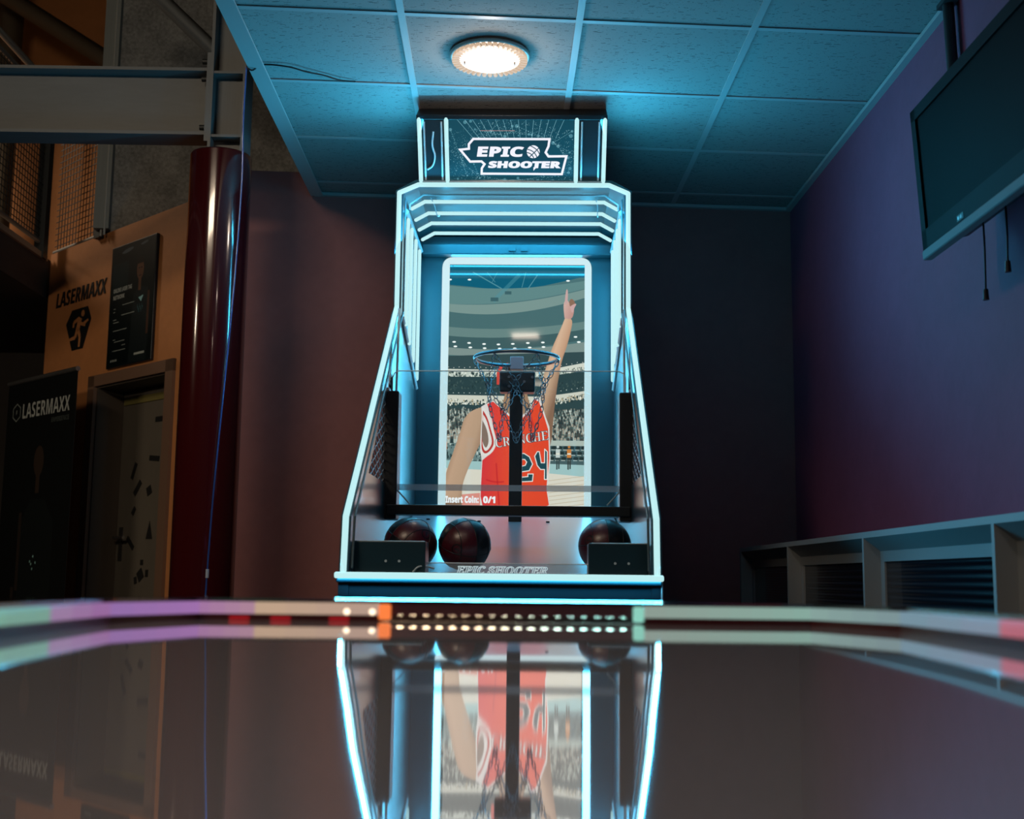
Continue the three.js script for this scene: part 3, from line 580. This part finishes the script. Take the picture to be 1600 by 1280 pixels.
  const rg = extrude(ramp, 0.88); rg.rotateY(Math.PI / 2); rg.translate(-0.44, 0, 0);
  const rampMesh = part('ball_ramp', rg, phys(lin(0.24, 0.26, 0.31), 0.3), machine);
  for (const [x, z] of [[-0.36, 1.6], [-0.14, 1.55], [0.15, 1.55], [0.37, 1.6]]) part('screw_head', cyl(0.008, 0.008, 0.006, 10, x, 0.872 + (z - 0.3) * 0.1738 + 0.002, -z), black, rampMesh);
  // front corner boxes, clear lip with lettering
  for (const [a, b] of [[-0.44, -0.224], [0.261, 0.44]]) {
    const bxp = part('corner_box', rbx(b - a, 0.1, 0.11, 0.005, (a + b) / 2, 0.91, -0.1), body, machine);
    part('box_edge', rod(V(a + 0.01, 0.959, -0.046), V(b - 0.004, 0.959, -0.046), 0.0016, 4), edgeLit, bxp);
    part('rivet', [cyl(0.004, 0.004, 0.004, 8).rotateX(Math.PI / 2).translate((a + b) / 2 - 0.01, 0.9, -0.044), cyl(0.004, 0.004, 0.004, 8).rotateX(Math.PI / 2).translate((a + b) / 2 + 0.03, 0.9, -0.044)], edgeLit, bxp);
  }
  const lip = part('clear_lip', box2(-0.224, 0.862, -0.085, 0.261, 0.896, -0.079), new THREE.MeshPhysicalMaterial({ color: lin(0.9, 0.95, 0.97), roughness: 0.05, transmission: 0.85, thickness: 0 }), machine);
  part('lip_edge', rod(V(-0.224, 0.8965, -0.082), V(0.261, 0.8965, -0.082), 0.0018, 6), mat(lin(0.85, 0.9, 0.95), 0.3), lip);
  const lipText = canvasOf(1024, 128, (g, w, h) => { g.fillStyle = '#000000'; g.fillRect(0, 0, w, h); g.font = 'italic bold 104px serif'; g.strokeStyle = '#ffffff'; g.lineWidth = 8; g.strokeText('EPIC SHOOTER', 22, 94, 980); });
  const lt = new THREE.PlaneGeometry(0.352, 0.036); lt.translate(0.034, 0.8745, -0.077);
  part('lip_lettering_added_glow', lt, mat(lin(0.9, 0.95, 1), 0.5, 0, { alphaMap: lipText, transparent: true, emissive: lin(0.30, 0.42, 0.46), emissiveIntensity: 1 }), lip);  // etched lettering, given a glow of its own to brighten the outlines
  part('lip_wire', smooth([V(-0.26, 0.868, -0.04), V(-0.245, 0.883, -0.04), V(-0.22, 0.885, -0.06), V(-0.2, 0.88, -0.075)], 0.003, 14, 6), edgeLit, machine);
  // ledge with tube, cabinet base
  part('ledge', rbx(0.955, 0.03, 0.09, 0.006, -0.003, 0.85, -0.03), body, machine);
  part('neon_tube', [rbx(0.962, 0.019, 0.016, 0.006, -0.003, 0.857, 0.021)], neon, machine);
  area(machine, NEON, NEON_POWER, 0.95, 0.018, V(-0.003, 0.857, 0.031), V(0, 0, 1));
  area(machine, NEON, NEON_POWER * 0.3, 0.95, 0.012, V(-0.003, 0.846, 0.022), V(0, -1, -0.3));
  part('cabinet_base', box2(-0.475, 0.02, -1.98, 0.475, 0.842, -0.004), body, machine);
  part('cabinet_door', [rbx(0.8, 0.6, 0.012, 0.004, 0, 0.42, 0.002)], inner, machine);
  for (const [x, z] of [[-0.42, -0.06], [0.42, -0.06], [-0.42, -1.9], [0.42, -1.9]]) part('foot', cyl(0.03, 0.035, 0.02, 14, x, 0.01, z), black, machine);
  part('base_edge', rod(V(0.474, 0.3, 0.002), V(0.474, 0.846, 0.002), 0.003, 6), edgeLit, machine);

  // header sign leaning forward
  const hd = new THREE.Group(); hd.name = 'header_sign'; machine.add(hd);
  hd.position.set(-0.007, 2.44, -1.14); hd.rotation.x = Math.atan2(0.14, 0.212);
  const HH = 0.254;
  const shell = extrude([[0, 0], [0, HH], [-0.1, HH], [-0.33, 0.20], [-0.33, 0.0]].map(([z, y]) => [-z, y]), 0.73); shell.rotateY(Math.PI / 2); shell.translate(-0.365, 0, -0.004);
  part('header_shell', shell, black, hd);
  part('header_cap', rbx(0.755, 0.02, 0.12, 0.004, 0, HH + 0.008, -0.05), black, hd);
  const tubes = [-0.3675, -0.260, 0.257, 0.3675];
  tubes.forEach((x, i) => {
    part('neon_tube', bent([V(x, 0.004, 0.006), V(x, HH * 0.5, 0.002), V(x, HH, 0.006)], 0.0085, 8), neon, hd);
    area(hd, NEON, NEON_POWER * 0.7, 0.016, HH, V(x, HH / 2, 0.018), V(0, 0.55, 1));
    if (i % 3 === 0) area(hd, NEON, NEON_POWER * 1.8, 0.016, HH, V(x * 1.04, HH / 2, 0.003), V(x, 0.1, -0.1));
  });
  for (const x of [-0.314, 0.312]) {
    part('side_window', box2(x - 0.043, 0.008, 0, x + 0.043, HH - 0.004, 0.004), phys(lin(0.03, 0.05, 0.06), 0.12, {}), hd);
    part('window_trim', [rod(V(x - 0.034, 0.01, 0.006), V(x - 0.034, HH - 0.01, 0.006), 0.004, 6), rod(V(x + 0.034, 0.01, 0.006), V(x + 0.034, HH - 0.01, 0.006), 0.004, 6)], edgeLit, hd);
  }
  part('loose_strip', smooth([V(-0.312, 0.205, 0.009), V(-0.317, 0.15, 0.012), V(-0.308, 0.11, 0.012), V(-0.318, 0.07, 0.009), V(-0.34, 0.052, 0.008)], 0.004, 20, 6), mat(lin(0.6, 0.66, 0.7), 0.4), hd);
  part('header_foot_rail', [rbx(0.73, 0.012, 0.012, 0.003, 0, 0.0, 0.004)], mat(lin(0.6, 0.62, 0.66), 0.4), hd);
  const artW = 1024, artH = 500;
  const art = canvasOf(artW, artH, (g) => {
    g.fillStyle = '#07404f'; g.fillRect(0, 0, artW, artH);
    const pts = Array.from({ length: 46 }, () => [rnd() * artW, rnd() * artH]);
    g.strokeStyle = 'rgba(150,205,215,0.75)'; g.lineWidth = 3.2;
    pts.forEach((p, i) => { if (i % 2) { const q = pts[(i * 7 + 3) % 46]; if (Math.hypot(p[0] - q[0], p[1] - q[1]) < 420) { g.setLineDash([10, 5 + 9 * rnd()]); g.beginPath(); g.moveTo(...p); g.lineTo(...q); g.stroke(); } } });
    g.setLineDash([]);
    for (let i = 0; i < 15; i++) { const x = 200 + i * 48; g.strokeStyle = 'rgba(165,215,225,0.7)'; g.beginPath(); g.moveTo(x, 150); g.lineTo(x + (i - 7) * 14 - 30, 0); g.stroke(); }
    for (const [x, y] of pts) { g.fillStyle = 'rgba(165,215,225,0.42)'; g.beginPath(); g.arc(x, y, 5 + rnd() * 11, 0, 7); g.fill(); }
    for (let i = 0; i < 1900; i++) { // spray of dots hugging the logo
      const a = rnd() * Math.PI * 2, rr = 1 + Math.pow(rnd(), 2) * 0.6, x = 520 + Math.cos(a) * 410 * rr, y = 300 + Math.sin(a) * 190 * rr;
      g.fillStyle = `rgba(185,225,232,${0.25 + 0.6 * rnd()})`; g.fillRect(x, y, 2 + rnd() * 4, 2 + rnd() * 3);
    }
    g.strokeStyle = 'rgba(225,150,140,0.8)'; g.lineWidth = 4; g.beginPath(); g.moveTo(260, 90); g.lineTo(540, 90); g.stroke();
    // logo plate
    const LX = (x) => (x - 303) / (1292 - 303) * artW, LY = (y) => (y - 88) / (582 - 88) * artH;
    const plate = [[393, 330], [462, 322], [462, 285], [498, 243], [1097, 243], [1090, 300], [1068, 350], [1090, 382], [1232, 380], [1198, 526], [560, 524], [562, 480], [584, 446], [560, 424], [470, 426]];
    g.beginPath(); plate.forEach(([x, y], i) => g[i ? 'lineTo' : 'moveTo'](LX(x), LY(y))); g.closePath(); g.fillStyle = '#05323f'; g.fill(); g.strokeStyle = '#f4f2fb'; g.lineWidth = 19; g.lineJoin = 'miter'; g.stroke();
    g.fillStyle = '#f4f2fb';
    const say = (t, x, y, w, px) => { g.save(); g.translate(LX(x), LY(y)); g.transform(1, 0, -0.16, 1, 0, 0); g.font = `bold ${px}px sans-serif`; const k = (LX(x + w) - LX(x)) / g.measureText(t).width; g.scale(k, 1); g.fillText(t, 0, 0); g.lineWidth = 7; g.strokeStyle = '#f4f2fb'; g.strokeText(t, 0, 0); g.restore(); };
    say('EPIC', 514, 383, 372, 106); say('SHOOTER', 612, 474, 566, 70);
    g.font = 'bold 70px sans-serif'; { const tx = 612 + 566 * (g.measureText('SHOO').width + g.measureText('T').width * 0.5) / g.measureText('SHOOTER').width; g.beginPath(); g.moveTo(LX(tx - 22), LY(470)); g.lineTo(LX(tx - 22), LY(500)); g.lineTo(LX(tx + 12), LY(462)); g.fill(); }
    const bxx = LX(970), byy = LY(345); g.beginPath(); g.arc(bxx, byy, 53, 0, 7); g.fill(); g.strokeStyle = '#05323f'; g.lineWidth = 7;
    g.beginPath(); g.moveTo(bxx - 48, byy - 20); g.quadraticCurveTo(bxx + 10, byy - 10, bxx + 30, byy + 44); g.moveTo(bxx - 52, byy + 6); g.quadraticCurveTo(bxx - 10, byy + 12, bxx + 4, byy + 52); g.moveTo(bxx - 22, byy - 48); g.quadraticCurveTo(bxx + 40, byy - 20, bxx + 50, byy + 18); g.moveTo(bxx - 30, byy + 42); g.quadraticCurveTo(bxx + 10, byy + 6, bxx + 44, byy - 30); g.stroke();
  });
  const ap = new THREE.PlaneGeometry(0.50, 0.246); ap.translate(-0.002, 0.13, 0.0055);
  part('sign_panel', ap, new THREE.MeshPhysicalMaterial({ color: lin(0.02, 0.03, 0.035), roughness: 0.12, emissive: lin(1, 1, 1), emissiveIntensity: 1.0, emissiveMap: art }), hd);
  area(hd, lin(0.5, 0.8, 1), 0.5, 0.5, 0.24, V(0, 0.13, 0.02), V(0, 0, 1));
}

// ---------------------------------------------------------------- basketballs in the trough
function basketball([x, y, z], turn, label) {
  const b = thing('basketball', label, 'basketball', [0, 0, 0], 0, 'balls in the machine trough');
  const p = V(x, y, z).applyAxisAngle(V(0, 1, 0), -0.033).add(V(0.004, 0, -3.6));
  b.position.copy(p); b.rotation.set(...turn);
  const r = 0.083, map = canvasOf(512, 256, (g, w, h) => { // alternate dark blue and red panels
    const cols = ['#0b0d14', '#470b19'];
    for (let i = 0; i < 4; i++) { g.fillStyle = cols[i % 2]; g.fillRect(i * w / 4, 0, w / 4, h); }
    for (let i = 0; i < 9000; i++) { g.fillStyle = rnd() > 0.5 ? 'rgba(255,255,255,0.05)' : 'rgba(0,0,0,0.15)'; g.fillRect(rnd() * w, rnd() * h, 2, 2); }
    g.strokeStyle = '#0b0d14'; g.lineWidth = 4; for (const c of [0.37, 0.87]) { g.beginPath(); g.arc(w * c, h * 0.44, 15, 0, 7); g.stroke(); g.beginPath(); g.moveTo(w * c - 8, h * 0.44); g.lineTo(w * c + 6, h * 0.44); g.lineTo(w * c + 6, h * 0.44 + 7); g.stroke(); }
  });
  part('ball_skin', new THREE.SphereGeometry(r, 48, 32), phys(0xffffff, 0.36, { map, clearcoat: 0.3, clearcoatRoughness: 0.3, bumpMap: plasterBump, bumpScale: 0.0006 }), b);
  const seam = (f) => { const pts = []; for (let k = 0; k < 40; k++) pts.push(f(k / 40 * Math.PI * 2).multiplyScalar(r)); return new THREE.TubeGeometry(new THREE.CatmullRomCurve3(pts, true), 64, 0.0014, 5, true); };
  part('seam', [seam((a) => V(Math.cos(a), Math.sin(a), 0)), seam((a) => V(0, Math.sin(a), Math.cos(a))), seam((a) => V(Math.cos(a), 0, Math.sin(a))), seam((a) => V(Math.cos(a), Math.sin(a), 0.65 * Math.sin(2 * a) ** 2 * 0 + 0.7).normalize()), seam((a) => V(Math.cos(a), Math.sin(a), -0.7).normalize())], black, b);
}
basketball([-0.2905, 0.957, -0.25], [0.5, 0.6, 0.9], 'basketball at the left of the trough, half hidden by the corner box');
basketball([-0.120, 0.957, -0.25], [0.2, 2.1, 0.3], 'fully visible basketball in the trough, second from the left');
basketball([0.321, 0.957, -0.25], [0.1, -1.5, 0.1], 'basketball with a red panel behind the right corner box');

// ---------------------------------------------------------------- television on the right wall
{
  const t = thing('television', 'black flat television hanging high on the purple wall', 'television', [1.27, 2.052, -3.03], -Math.PI / 2);
  // local: x runs along the wall (+x = towards the back wall), z faces the room
  const w = 1.0, h = 0.44;
  const tilt = new THREE.Matrix4().makeRotationX(0.06);
  const tp = (name, g, m, parent = t) => { (Array.isArray(g) ? g : [g]).forEach((k) => k.applyMatrix4(tilt)); return part(name, g, m, parent); };
  const gloss = phys(lin(0.006, 0.008, 0.01), 0.5, { specularIntensity: 0.1 });
  tp('bezel', [box2(-w / 2, h / 2 - 0.035, -0.02, w / 2, h / 2, 0.022), box2(-w / 2, -h / 2, -0.02, w / 2, -h / 2 + 0.065, 0.022), box2(-w / 2, -h / 2, -0.02, -w / 2 + 0.035, h / 2, 0.022), box2(w / 2 - 0.035, -h / 2, -0.02, w / 2, h / 2, 0.022)], gloss);
  tp('display_glass', box2(-w / 2 + 0.03, -h / 2 + 0.06, -0.01, w / 2 - 0.03, h / 2 - 0.03, 0.016), phys(lin(0.003, 0.005, 0.006), 0.5, { specularIntensity: 0.06 }));
  tp('lower_strip', rbx(w, 0.03, 0.03, 0.006, 0, -h / 2 - 0.008, 0.012), mat(lin(0.16, 0.18, 0.19), 0.6));
  tp('housing', rbx(w - 0.08, h - 0.06, 0.09, 0.02, 0, 0, -0.06), black);
  const logo = canvasOf(128, 48, (g) => { g.fillStyle = '#101416'; g.fillRect(0, 0, 128, 48); g.fillStyle = '#c9d3d6'; g.beginPath(); g.arc(26, 24, 15, 0, 7); g.fill(); g.font = 'bold 34px sans-serif'; g.fillText('LG', 52, 36); });
  const lg = new THREE.PlaneGeometry(0.045, 0.017); lg.translate(-0.2, -h / 2 + 0.022, 0.0235); tp('maker_mark', lg, mat(0xffffff, 0.4, 0, { map: logo }));
  tp('wall_mount', [bx(0.3, 0.3, 0.02, 0.1, 0, -0.115), bx(0.06, 0.1, 0.08, 0.1, 0, -0.15)], darkSteel);
  part('hanger_pole', [rod(V(-0.655, 0.66, -0.155), V(-0.62, 0.2, -0.155), 0.018, 12), bx(0.08, 0.016, 0.045, -0.655, 0.655, -0.155), rod(V(-0.62, 0.22, -0.155), V(-0.3, 0.1, -0.12), 0.015, 8)], darkSteel, t);
  for (const [x, l, z] of [[-0.22, 0.2, -0.06], [-0.07, 0.16, -0.06]]) {
    const c = part('hanging_lead', smooth([V(x, -0.2, z), V(x + 0.003, -0.27, z), V(x - 0.002, -0.2 - l, z)], 0.003, 12, 6), black, t);
    part('plug', cyl(0.007, 0.009, 0.03, 8, x - 0.002, -0.2 - l - 0.012, z), black, c);
  }
}

// ---------------------------------------------------------------- panelled unit along the right wall
{
  const u = thing('wall_unit', 'low panelled unit with dark ribbed panels along the purple wall', 'cabinet', [1.1, 0, 0]);
  const board = mat(lin(0.36, 0.38, 0.39), 0.5), ribs = dataTex(64, (x, y) => 128 + 120 * Math.sin(y / 64 * Math.PI * 2 * 4));
  ribs.repeat.set(1, 1);
  const dark = phys(lin(0.008, 0.012, 0.02), 0.22, { bumpMap: ribs, bumpScale: 0.004, clearcoat: 0.4 });
  part('top_board', box2(0, 0.985, -5.58, 0.35, 1.003, -0.9), board, u);
  const zs = [-5.56, -4.655, -3.685, -2.71, -1.74, -0.92];
  const slope = extrude([[0, 0.985], [0.052, 0.945], [0.07, 0.945], [0.07, 0.985]], 4.66); slope.translate(0, 0, -5.57);
  part('sloping_soffit', slope, board, u);
  zs.forEach((z) => part('divider', box2(0, 0, z - 0.008, 0.34, 0.985, z + 0.008), board, u));
  for (let i = 0; i + 1 < zs.length; i++) {
    const a = zs[i] + 0.008, b = zs[i + 1] - 0.008;
    const f = part('panel_frame', [box2(0.05, 0.915, a, 0.064, 0.95, b), box2(0.05, 0, a, 0.064, 0.08, b), box2(0.05, 0.08, a, 0.064, 0.915, a + 0.035), box2(0.05, 0.08, b - 0.035, 0.064, 0.915, b)], board, u);
    part('ribbed_panel', metreUV(box2(0.056, 0.075, a + 0.03, 0.062, 0.92, b - 0.03), 2, 1, 25 / 4 * 2), dark, f);
  }
  part('end_panel', box2(0, 0, -5.58, 0.35, 0.985, -5.565), board, u);
}

// ---------------------------------------------------------------- cable
{
  const c = thing('hanging_cable', 'thin cable tinted with the blue neon glint dropping from the ceiling edge past the red column', 'cable');
  const m = phys(lin(0.03, 0.10, 0.42), 0.22, { clearcoat: 0.6 });  // blue glint of the neon put into the cable colour
  part('cable_drop', smooth([V(-0.952, CEIL - 0.02, -4.27), V(-0.955, 2.5, -4.27), V(-0.951, 2.3, -4.27), V(-0.955, 1.95, -4.25), V(-0.965, 1.6, -4.22), V(-0.985, 1.142, -4.2), V(-0.995, 0.84, -4.2), V(-1.0, 0.6, -4.2), V(-1.02, 0.02, -4.2)], 0.0032, 90, 6), m, c);
  part('cable_run', smooth([V(-0.952, CEIL - 0.02, -4.27), V(-0.93, CEIL - 0.03, -4.272), V(-0.90, CEIL - 0.008, -4.275), V(-0.80, CEIL - 0.009, -4.285), V(-0.74, CEIL - 0.012, -4.32), V(-0.68, CEIL - 0.008, -4.36), V(-0.62, CEIL - 0.01, -4.40), V(-0.569, CEIL - 0.004, -4.421)], 0.003, 60, 6), black, c);
  part('cable_joint', [cyl(0.006, 0.006, 0.03, 8, -0.994, 0.858, -4.2)], mat(lin(0.5, 0.6, 0.8), 0.25), c);
}

// ---------------------------------------------------------------- air hockey table under the camera
{
  const t = thing('air_hockey_table', 'glossy air hockey table with glowing coloured rails in the foreground', 'game table', [0.01, 0, 0]);
  const SY = 0.7923, HW = 0.49, ZF = -1.66, ZN = 0.62, CH = 0.075, CZ = 0.16;
  // playfield sags by a few millimetres between its ends
  const slopes = [[-1.7, 0.207], [-1.1, 0.442], [-0.8, 0.56], [-0.62, 0.43], [-0.48, 0.15], [-0.36, 0.23], [-0.2, 0.345], [0.7, 0.4]];
  const slopeAt = (z) => { for (let i = 1; i < slopes.length; i++) if (z <= slopes[i][0] || i === slopes.length - 1) { const [z0, a] = slopes[i - 1], [z1, b] = slopes[i], k = (z - z0) / (z1 - z0); return (a + (b - a) * k) * Math.PI / 180; } };
  const N = 280, prof = [[ZF - 0.03, SY]]; for (let i = 1; i <= N; i++) { const z0 = prof[i - 1][0], dz = (ZN - ZF + 0.05) / N; prof.push([z0 + dz, prof[i - 1][1] - Math.tan(slopeAt(z0 + dz / 2)) * dz]); }
  const pos = [], nor = [], idx = [], uv = [];
  prof.forEach(([z, y], i) => { const s = slopeAt(z); for (const x of [-HW - 0.02, HW + 0.02]) { pos.push(x, y, z); nor.push(0, Math.cos(s), Math.sin(s)); uv.push(x, z); } if (i) { const k = 2 * i; idx.push(k - 2, k, k - 1, k - 1, k, k + 1); } });
  const pf = new THREE.BufferGeometry(); pf.setAttribute('position', new THREE.Float32BufferAttribute(pos, 3)); pf.setAttribute('normal', new THREE.Float32BufferAttribute(nor, 3)); pf.setAttribute('uv', new THREE.Float32BufferAttribute(uv, 2)); pf.setIndex(idx);
  part('playfield', pf, phys(lin(0.80, 0.75, 0.79), 0.03, { ior: 1.6, metalness: 0.6 }), t);
  part('playfield_core', box2(-HW - 0.02, SY - 0.06, ZF - 0.02, HW + 0.02, SY - 0.026, ZN), mat(lin(0.1, 0.02, 0.02), 0.6), t);
  // rails follow a rectangle with cut corners
  const railTop = 0.0284, wallTop = 0.0082, RW = 0.085;
  const inner = [[-HW, ZN], [-HW, ZF + CZ], [-HW + CH, ZF], [HW - CH, ZF], [HW, ZF + CZ], [HW, ZN]];
  const outer = [[-HW - RW, ZN + RW], [-HW - RW, ZF + CZ - 0.03], [-HW + CH - 0.03, ZF - RW], [HW - CH + 0.03, ZF - RW], [HW + RW, ZF + CZ - 0.03], [HW + RW, ZN + RW]];
  const GL = -0.166, GR = 0.183;    // goal mouth
  const wallRed = mat(lin(0.06, 0.004, 0.006), 0.35), railBlack = phys(lin(0.012, 0.012, 0.016), 0.14, { clearcoat: 1, clearcoatRoughness: 0.05 });
  const quad = (a, b, y0, y1) => { const d = V(b[0] - a[0], 0, b[1] - a[1]), L = d.length(), g = bx(L, y1 - y0, 0.012, 0, (y0 + y1) / 2, 0); g.rotateY(Math.atan2(-d.z, d.x)); g.translate((a[0] + b[0]) / 2, 0, (a[1] + b[1]) / 2); return g; };
  const segs = []; for (let i = 0; i + 1 < inner.length; i++) segs.push([inner[i], inner[i + 1], i]);
  // rail body: ring cap between inner and outer outlines, with a goal bridge
  const cap = shapeOf([...inner, ...outer.slice().reverse()].map(([x, z]) => [x, -z]));
  const cg = extrude(cap, 0.005); cg.rotateX(-Math.PI / 2); cg.translate(0, SY + railTop - 0.005, 0);
  part('rail_cap', cg, railBlack, t);
  const low = shapeOf([...inner.slice(0, 3), [GL, ZF], [GL, ZF - RW], ...outer.slice(0, 3).reverse()].map(([x, z]) => [x, -z]));
  const low2 = shapeOf([[GR, ZF], ...inner.slice(3), ...outer.slice(3).reverse(), [GR, ZF - RW]].map(([x, z]) => [x, -z]));
  for (const s of [low, low2]) { const g = extrude(s, 0.028); g.rotateX(-Math.PI / 2); g.translate(0, SY - 0.0055, 0); part('rail_body', g, railBlack, t); }
  part('goal_back', box2(GL, SY - 0.05, ZF - RW - 0.01, GR, SY + 0.02, ZF - RW + 0.005), wallRed, t);
  part('goal_bridge', box2(GL - 0.002, SY + wallTop, ZF - RW, GR + 0.002, SY + railTop - 0.005, ZF), phys(lin(0.07, 0.02, 0.03), 0.5), t);
  // inner wall and the glowing strip above it, coloured along the run
  const colours = { far_left: ['#dcb79c', '#d8b093'], far_right: ['#9fc4b4', '#92bfb6'], corner_left: ['#b583bd', '#b979b4'], corner_right: ['#8fb0b2', '#86a3b0'], side_left: ['#86b49b', '#a87fae'], side_right: ['#7f9cae', '#c8808e'] };
  const hex = (h) => new THREE.Color(h);
  const strip = (a, b, c0, c1, n, towards) => {
    const wall = part('rail_wall', quad(a, b, SY - 0.021, SY + wallTop), wallRed, t);
    wall.position.set(towards.x * 0.004, 0, towards.z * 0.004);
    for (let k = 0; k < n; k++) {
      const p = (q) => [a[0] + (b[0] - a[0]) * q, a[1] + (b[1] - a[1]) * q], c = hex(c0).lerp(hex(c1), n > 1 ? k / (n - 1) : 0);
      const g = quad(p(k / n), p((k + 1) / n), SY + wallTop, SY + railTop - 0.0045);
      const s = part('rail_light', g, new THREE.MeshStandardMaterial({ color: lin(0.05, 0.05, 0.05), roughness: 0.4, emissive: c, emissiveIntensity: 0.72 }), t);
      s.position.set(towards.x * 0.004, 0, towards.z * 0.004);
    }
  };
  strip([GL - 0.004, ZF], [-0.335, ZF], '#cfae9c', '#d9b79b', 4, V(0, 0, 1));
  strip([-0.335, ZF], inner[2], '#c294ad', '#b884b6', 4, V(0, 0, 1));
  strip(inner[2], inner[1], '#b07cc0', '#a77bc0', 4, V(0.8, 0, 0.4));
  strip(inner[1], [-HW, -1.30], '#a56fa8', '#a983ad', 3, V(1, 0, 0));
  strip([-HW, -1.30], [-HW, -0.6], '#7fae9a', '#8fd0a8', 6, V(1, 0, 0));
  strip([-HW, -0.6], [-HW, ZN], '#8fc0d0', '#c08fd0', 8, V(1, 0, 0));
  strip([GR + 0.004, ZF], inner[3], '#9fb3a8', '#97bfb2', 8, V(0, 0, 1));
  strip(inner[3], inner[4], '#93b4ae', '#8aa6aa', 4, V(-0.8, 0, 0.4));
  strip(inner[4], [HW, -1.2], '#7d9cae', '#8798ae', 3, V(-1, 0, 0));
  strip([HW, -1.2], [HW, -0.6], '#c8697c', '#d0688c', 5, V(-1, 0, 0));
  strip([HW, -0.6], [HW, ZN], '#c070c8', '#7088d0', 8, V(-1, 0, 0));
  area(t, lin(0.85, 0.35, 0.9), 0.55, 0.018, 1.2, V(-HW + 0.012, SY + 0.02, -0.6), V(1, 0.4, 0));
  area(t, lin(0.9, 0.35, 0.7), 0.55, 0.018, 1.2, V(HW - 0.012, SY + 0.02, -0.6), V(-1, 0.4, 0));
  // goal lights: dots under the bridge, coloured end posts, red markers
  for (let k = 0; k < 20; k++) {   // flat diodes set flush in the underside of the bridge
    const f = k / 19, x = GL + 0.006 + (GR - GL - 0.012) * f, w = lin(1.0, 0.74, 0.45).lerp(lin(0.5, 1.0, 0.9), Math.max(0, Math.min(1, (f - 0.35) * 2.2)));
    part('goal_light_dot', new THREE.CircleGeometry(0.0045, 14).rotateX(Math.PI / 2).translate(x, SY + wallTop - 0.00015, ZF - 0.006), new THREE.MeshStandardMaterial({ color: lin(0.05, 0.05, 0.05), emissive: w, emissiveIntensity: 30 }), t);
  }
  part('goal_post_light', rbx(0.016, 0.021, 0.012, 0.003, GL + 0.004, SY + 0.0125, ZF + 0.004), glow(1.0, 0.22, 0.05), t);
  part('goal_post_light', rbx(0.014, 0.021, 0.012, 0.003, GR - 0.004, SY + 0.0125, ZF + 0.004), glow(0.25, 0.62, 0.5), t);
  for (const x of [GL - 0.012, GL - 0.046]) { const g = new THREE.SphereGeometry(0.004, 10, 6); g.translate(x, SY + 0.0125, ZF + 0.011); part('goal_light_dot', g, glow(2.2, 1.7, 1.2), t); }
  for (const x of [-0.355, -0.30, -0.222]) part('red_marker_light', bx(0.026, 0.004, 0.004, x, SY + 0.003, ZF + 0.011), glow(0.3, 0.0, 0.005), t);
  // cabinet and legs under the playfield
  part('cabinet', box2(-HW - 0.06, 0.5, ZF - 0.06, HW + 0.06, SY - 0.06, ZN + 0.06), mat(lin(0.03, 0.01, 0.02), 0.4), t);
  for (const [x, z] of [[-0.45, ZF + 0.05], [0.45, ZF + 0.05], [-0.45, ZN - 0.05], [0.45, ZN - 0.05]]) part('leg', box2(x - 0.06, 0, z - 0.06, x + 0.06, 0.5, z + 0.06), black, t);
}

// ---------------------------------------------------------------- hall lamps that light the gallery side
function hallLamp([x, y, z], label, power, lean = 0) {
  const l = thing('hall_lamp', label, 'lamp', [x, y, z], 0, 'lamps of the hall');
  const turn = (g) => g.rotateX(lean);
  part('lamp_housing', [box2(-0.8, 0.02, -0.2, 0.8, 0.09, 0.2), box2(-0.8, -0.01, -0.22, 0.8, 0.09, -0.2), box2(-0.8, -0.01, 0.2, 0.8, 0.09, 0.22)].map(turn), darkSteel, l);
  part('lamp_panel', turn(box2(-0.79, 0.008, -0.195, 0.79, 0.02, 0.195)), glow(1.6, 1.3, 0.95), l);
  for (const k of [-0.6, 0.6]) part('lamp_wire', rod(V(k, 0.05, 0), V(k, 6.0 - y, 0), 0.004, 5), darkSteel, l);
  area(l, HALL, power, 1.55, 0.38, V(0, 0, 0), V(0, -Math.cos(lean), -Math.sin(lean)));
}
hallLamp([-2.3, 3.7, -0.4], 'long hanging hall lamp outside the frame above the left aisle', HALL_POWER * 0.4, 0.9);
{
  const l = thing('gallery_lamp', 'surface lamp under the gallery outside the frame on the left', 'lamp', [-3.7, 2.56, -3.3], 0.6);
  part('lamp_housing', box2(-0.5, -0.06, -0.12, 0.5, 0, 0.12), darkSteel, l);
  part('lamp_panel', box2(-0.48, -0.07, -0.1, 0.48, -0.06, 0.1), glow(1.6, 1.3, 0.95), l);
  area(l, HALL, HALL_POWER, 0.94, 0.2, V(0, -0.075, 0), V(0.1, -0.6, -0.8));
}
hallLamp([-5.4, 4.9, -7.6], 'long hanging hall lamp over the gallery outside the frame', 40);

renderer.render(scene, camera);
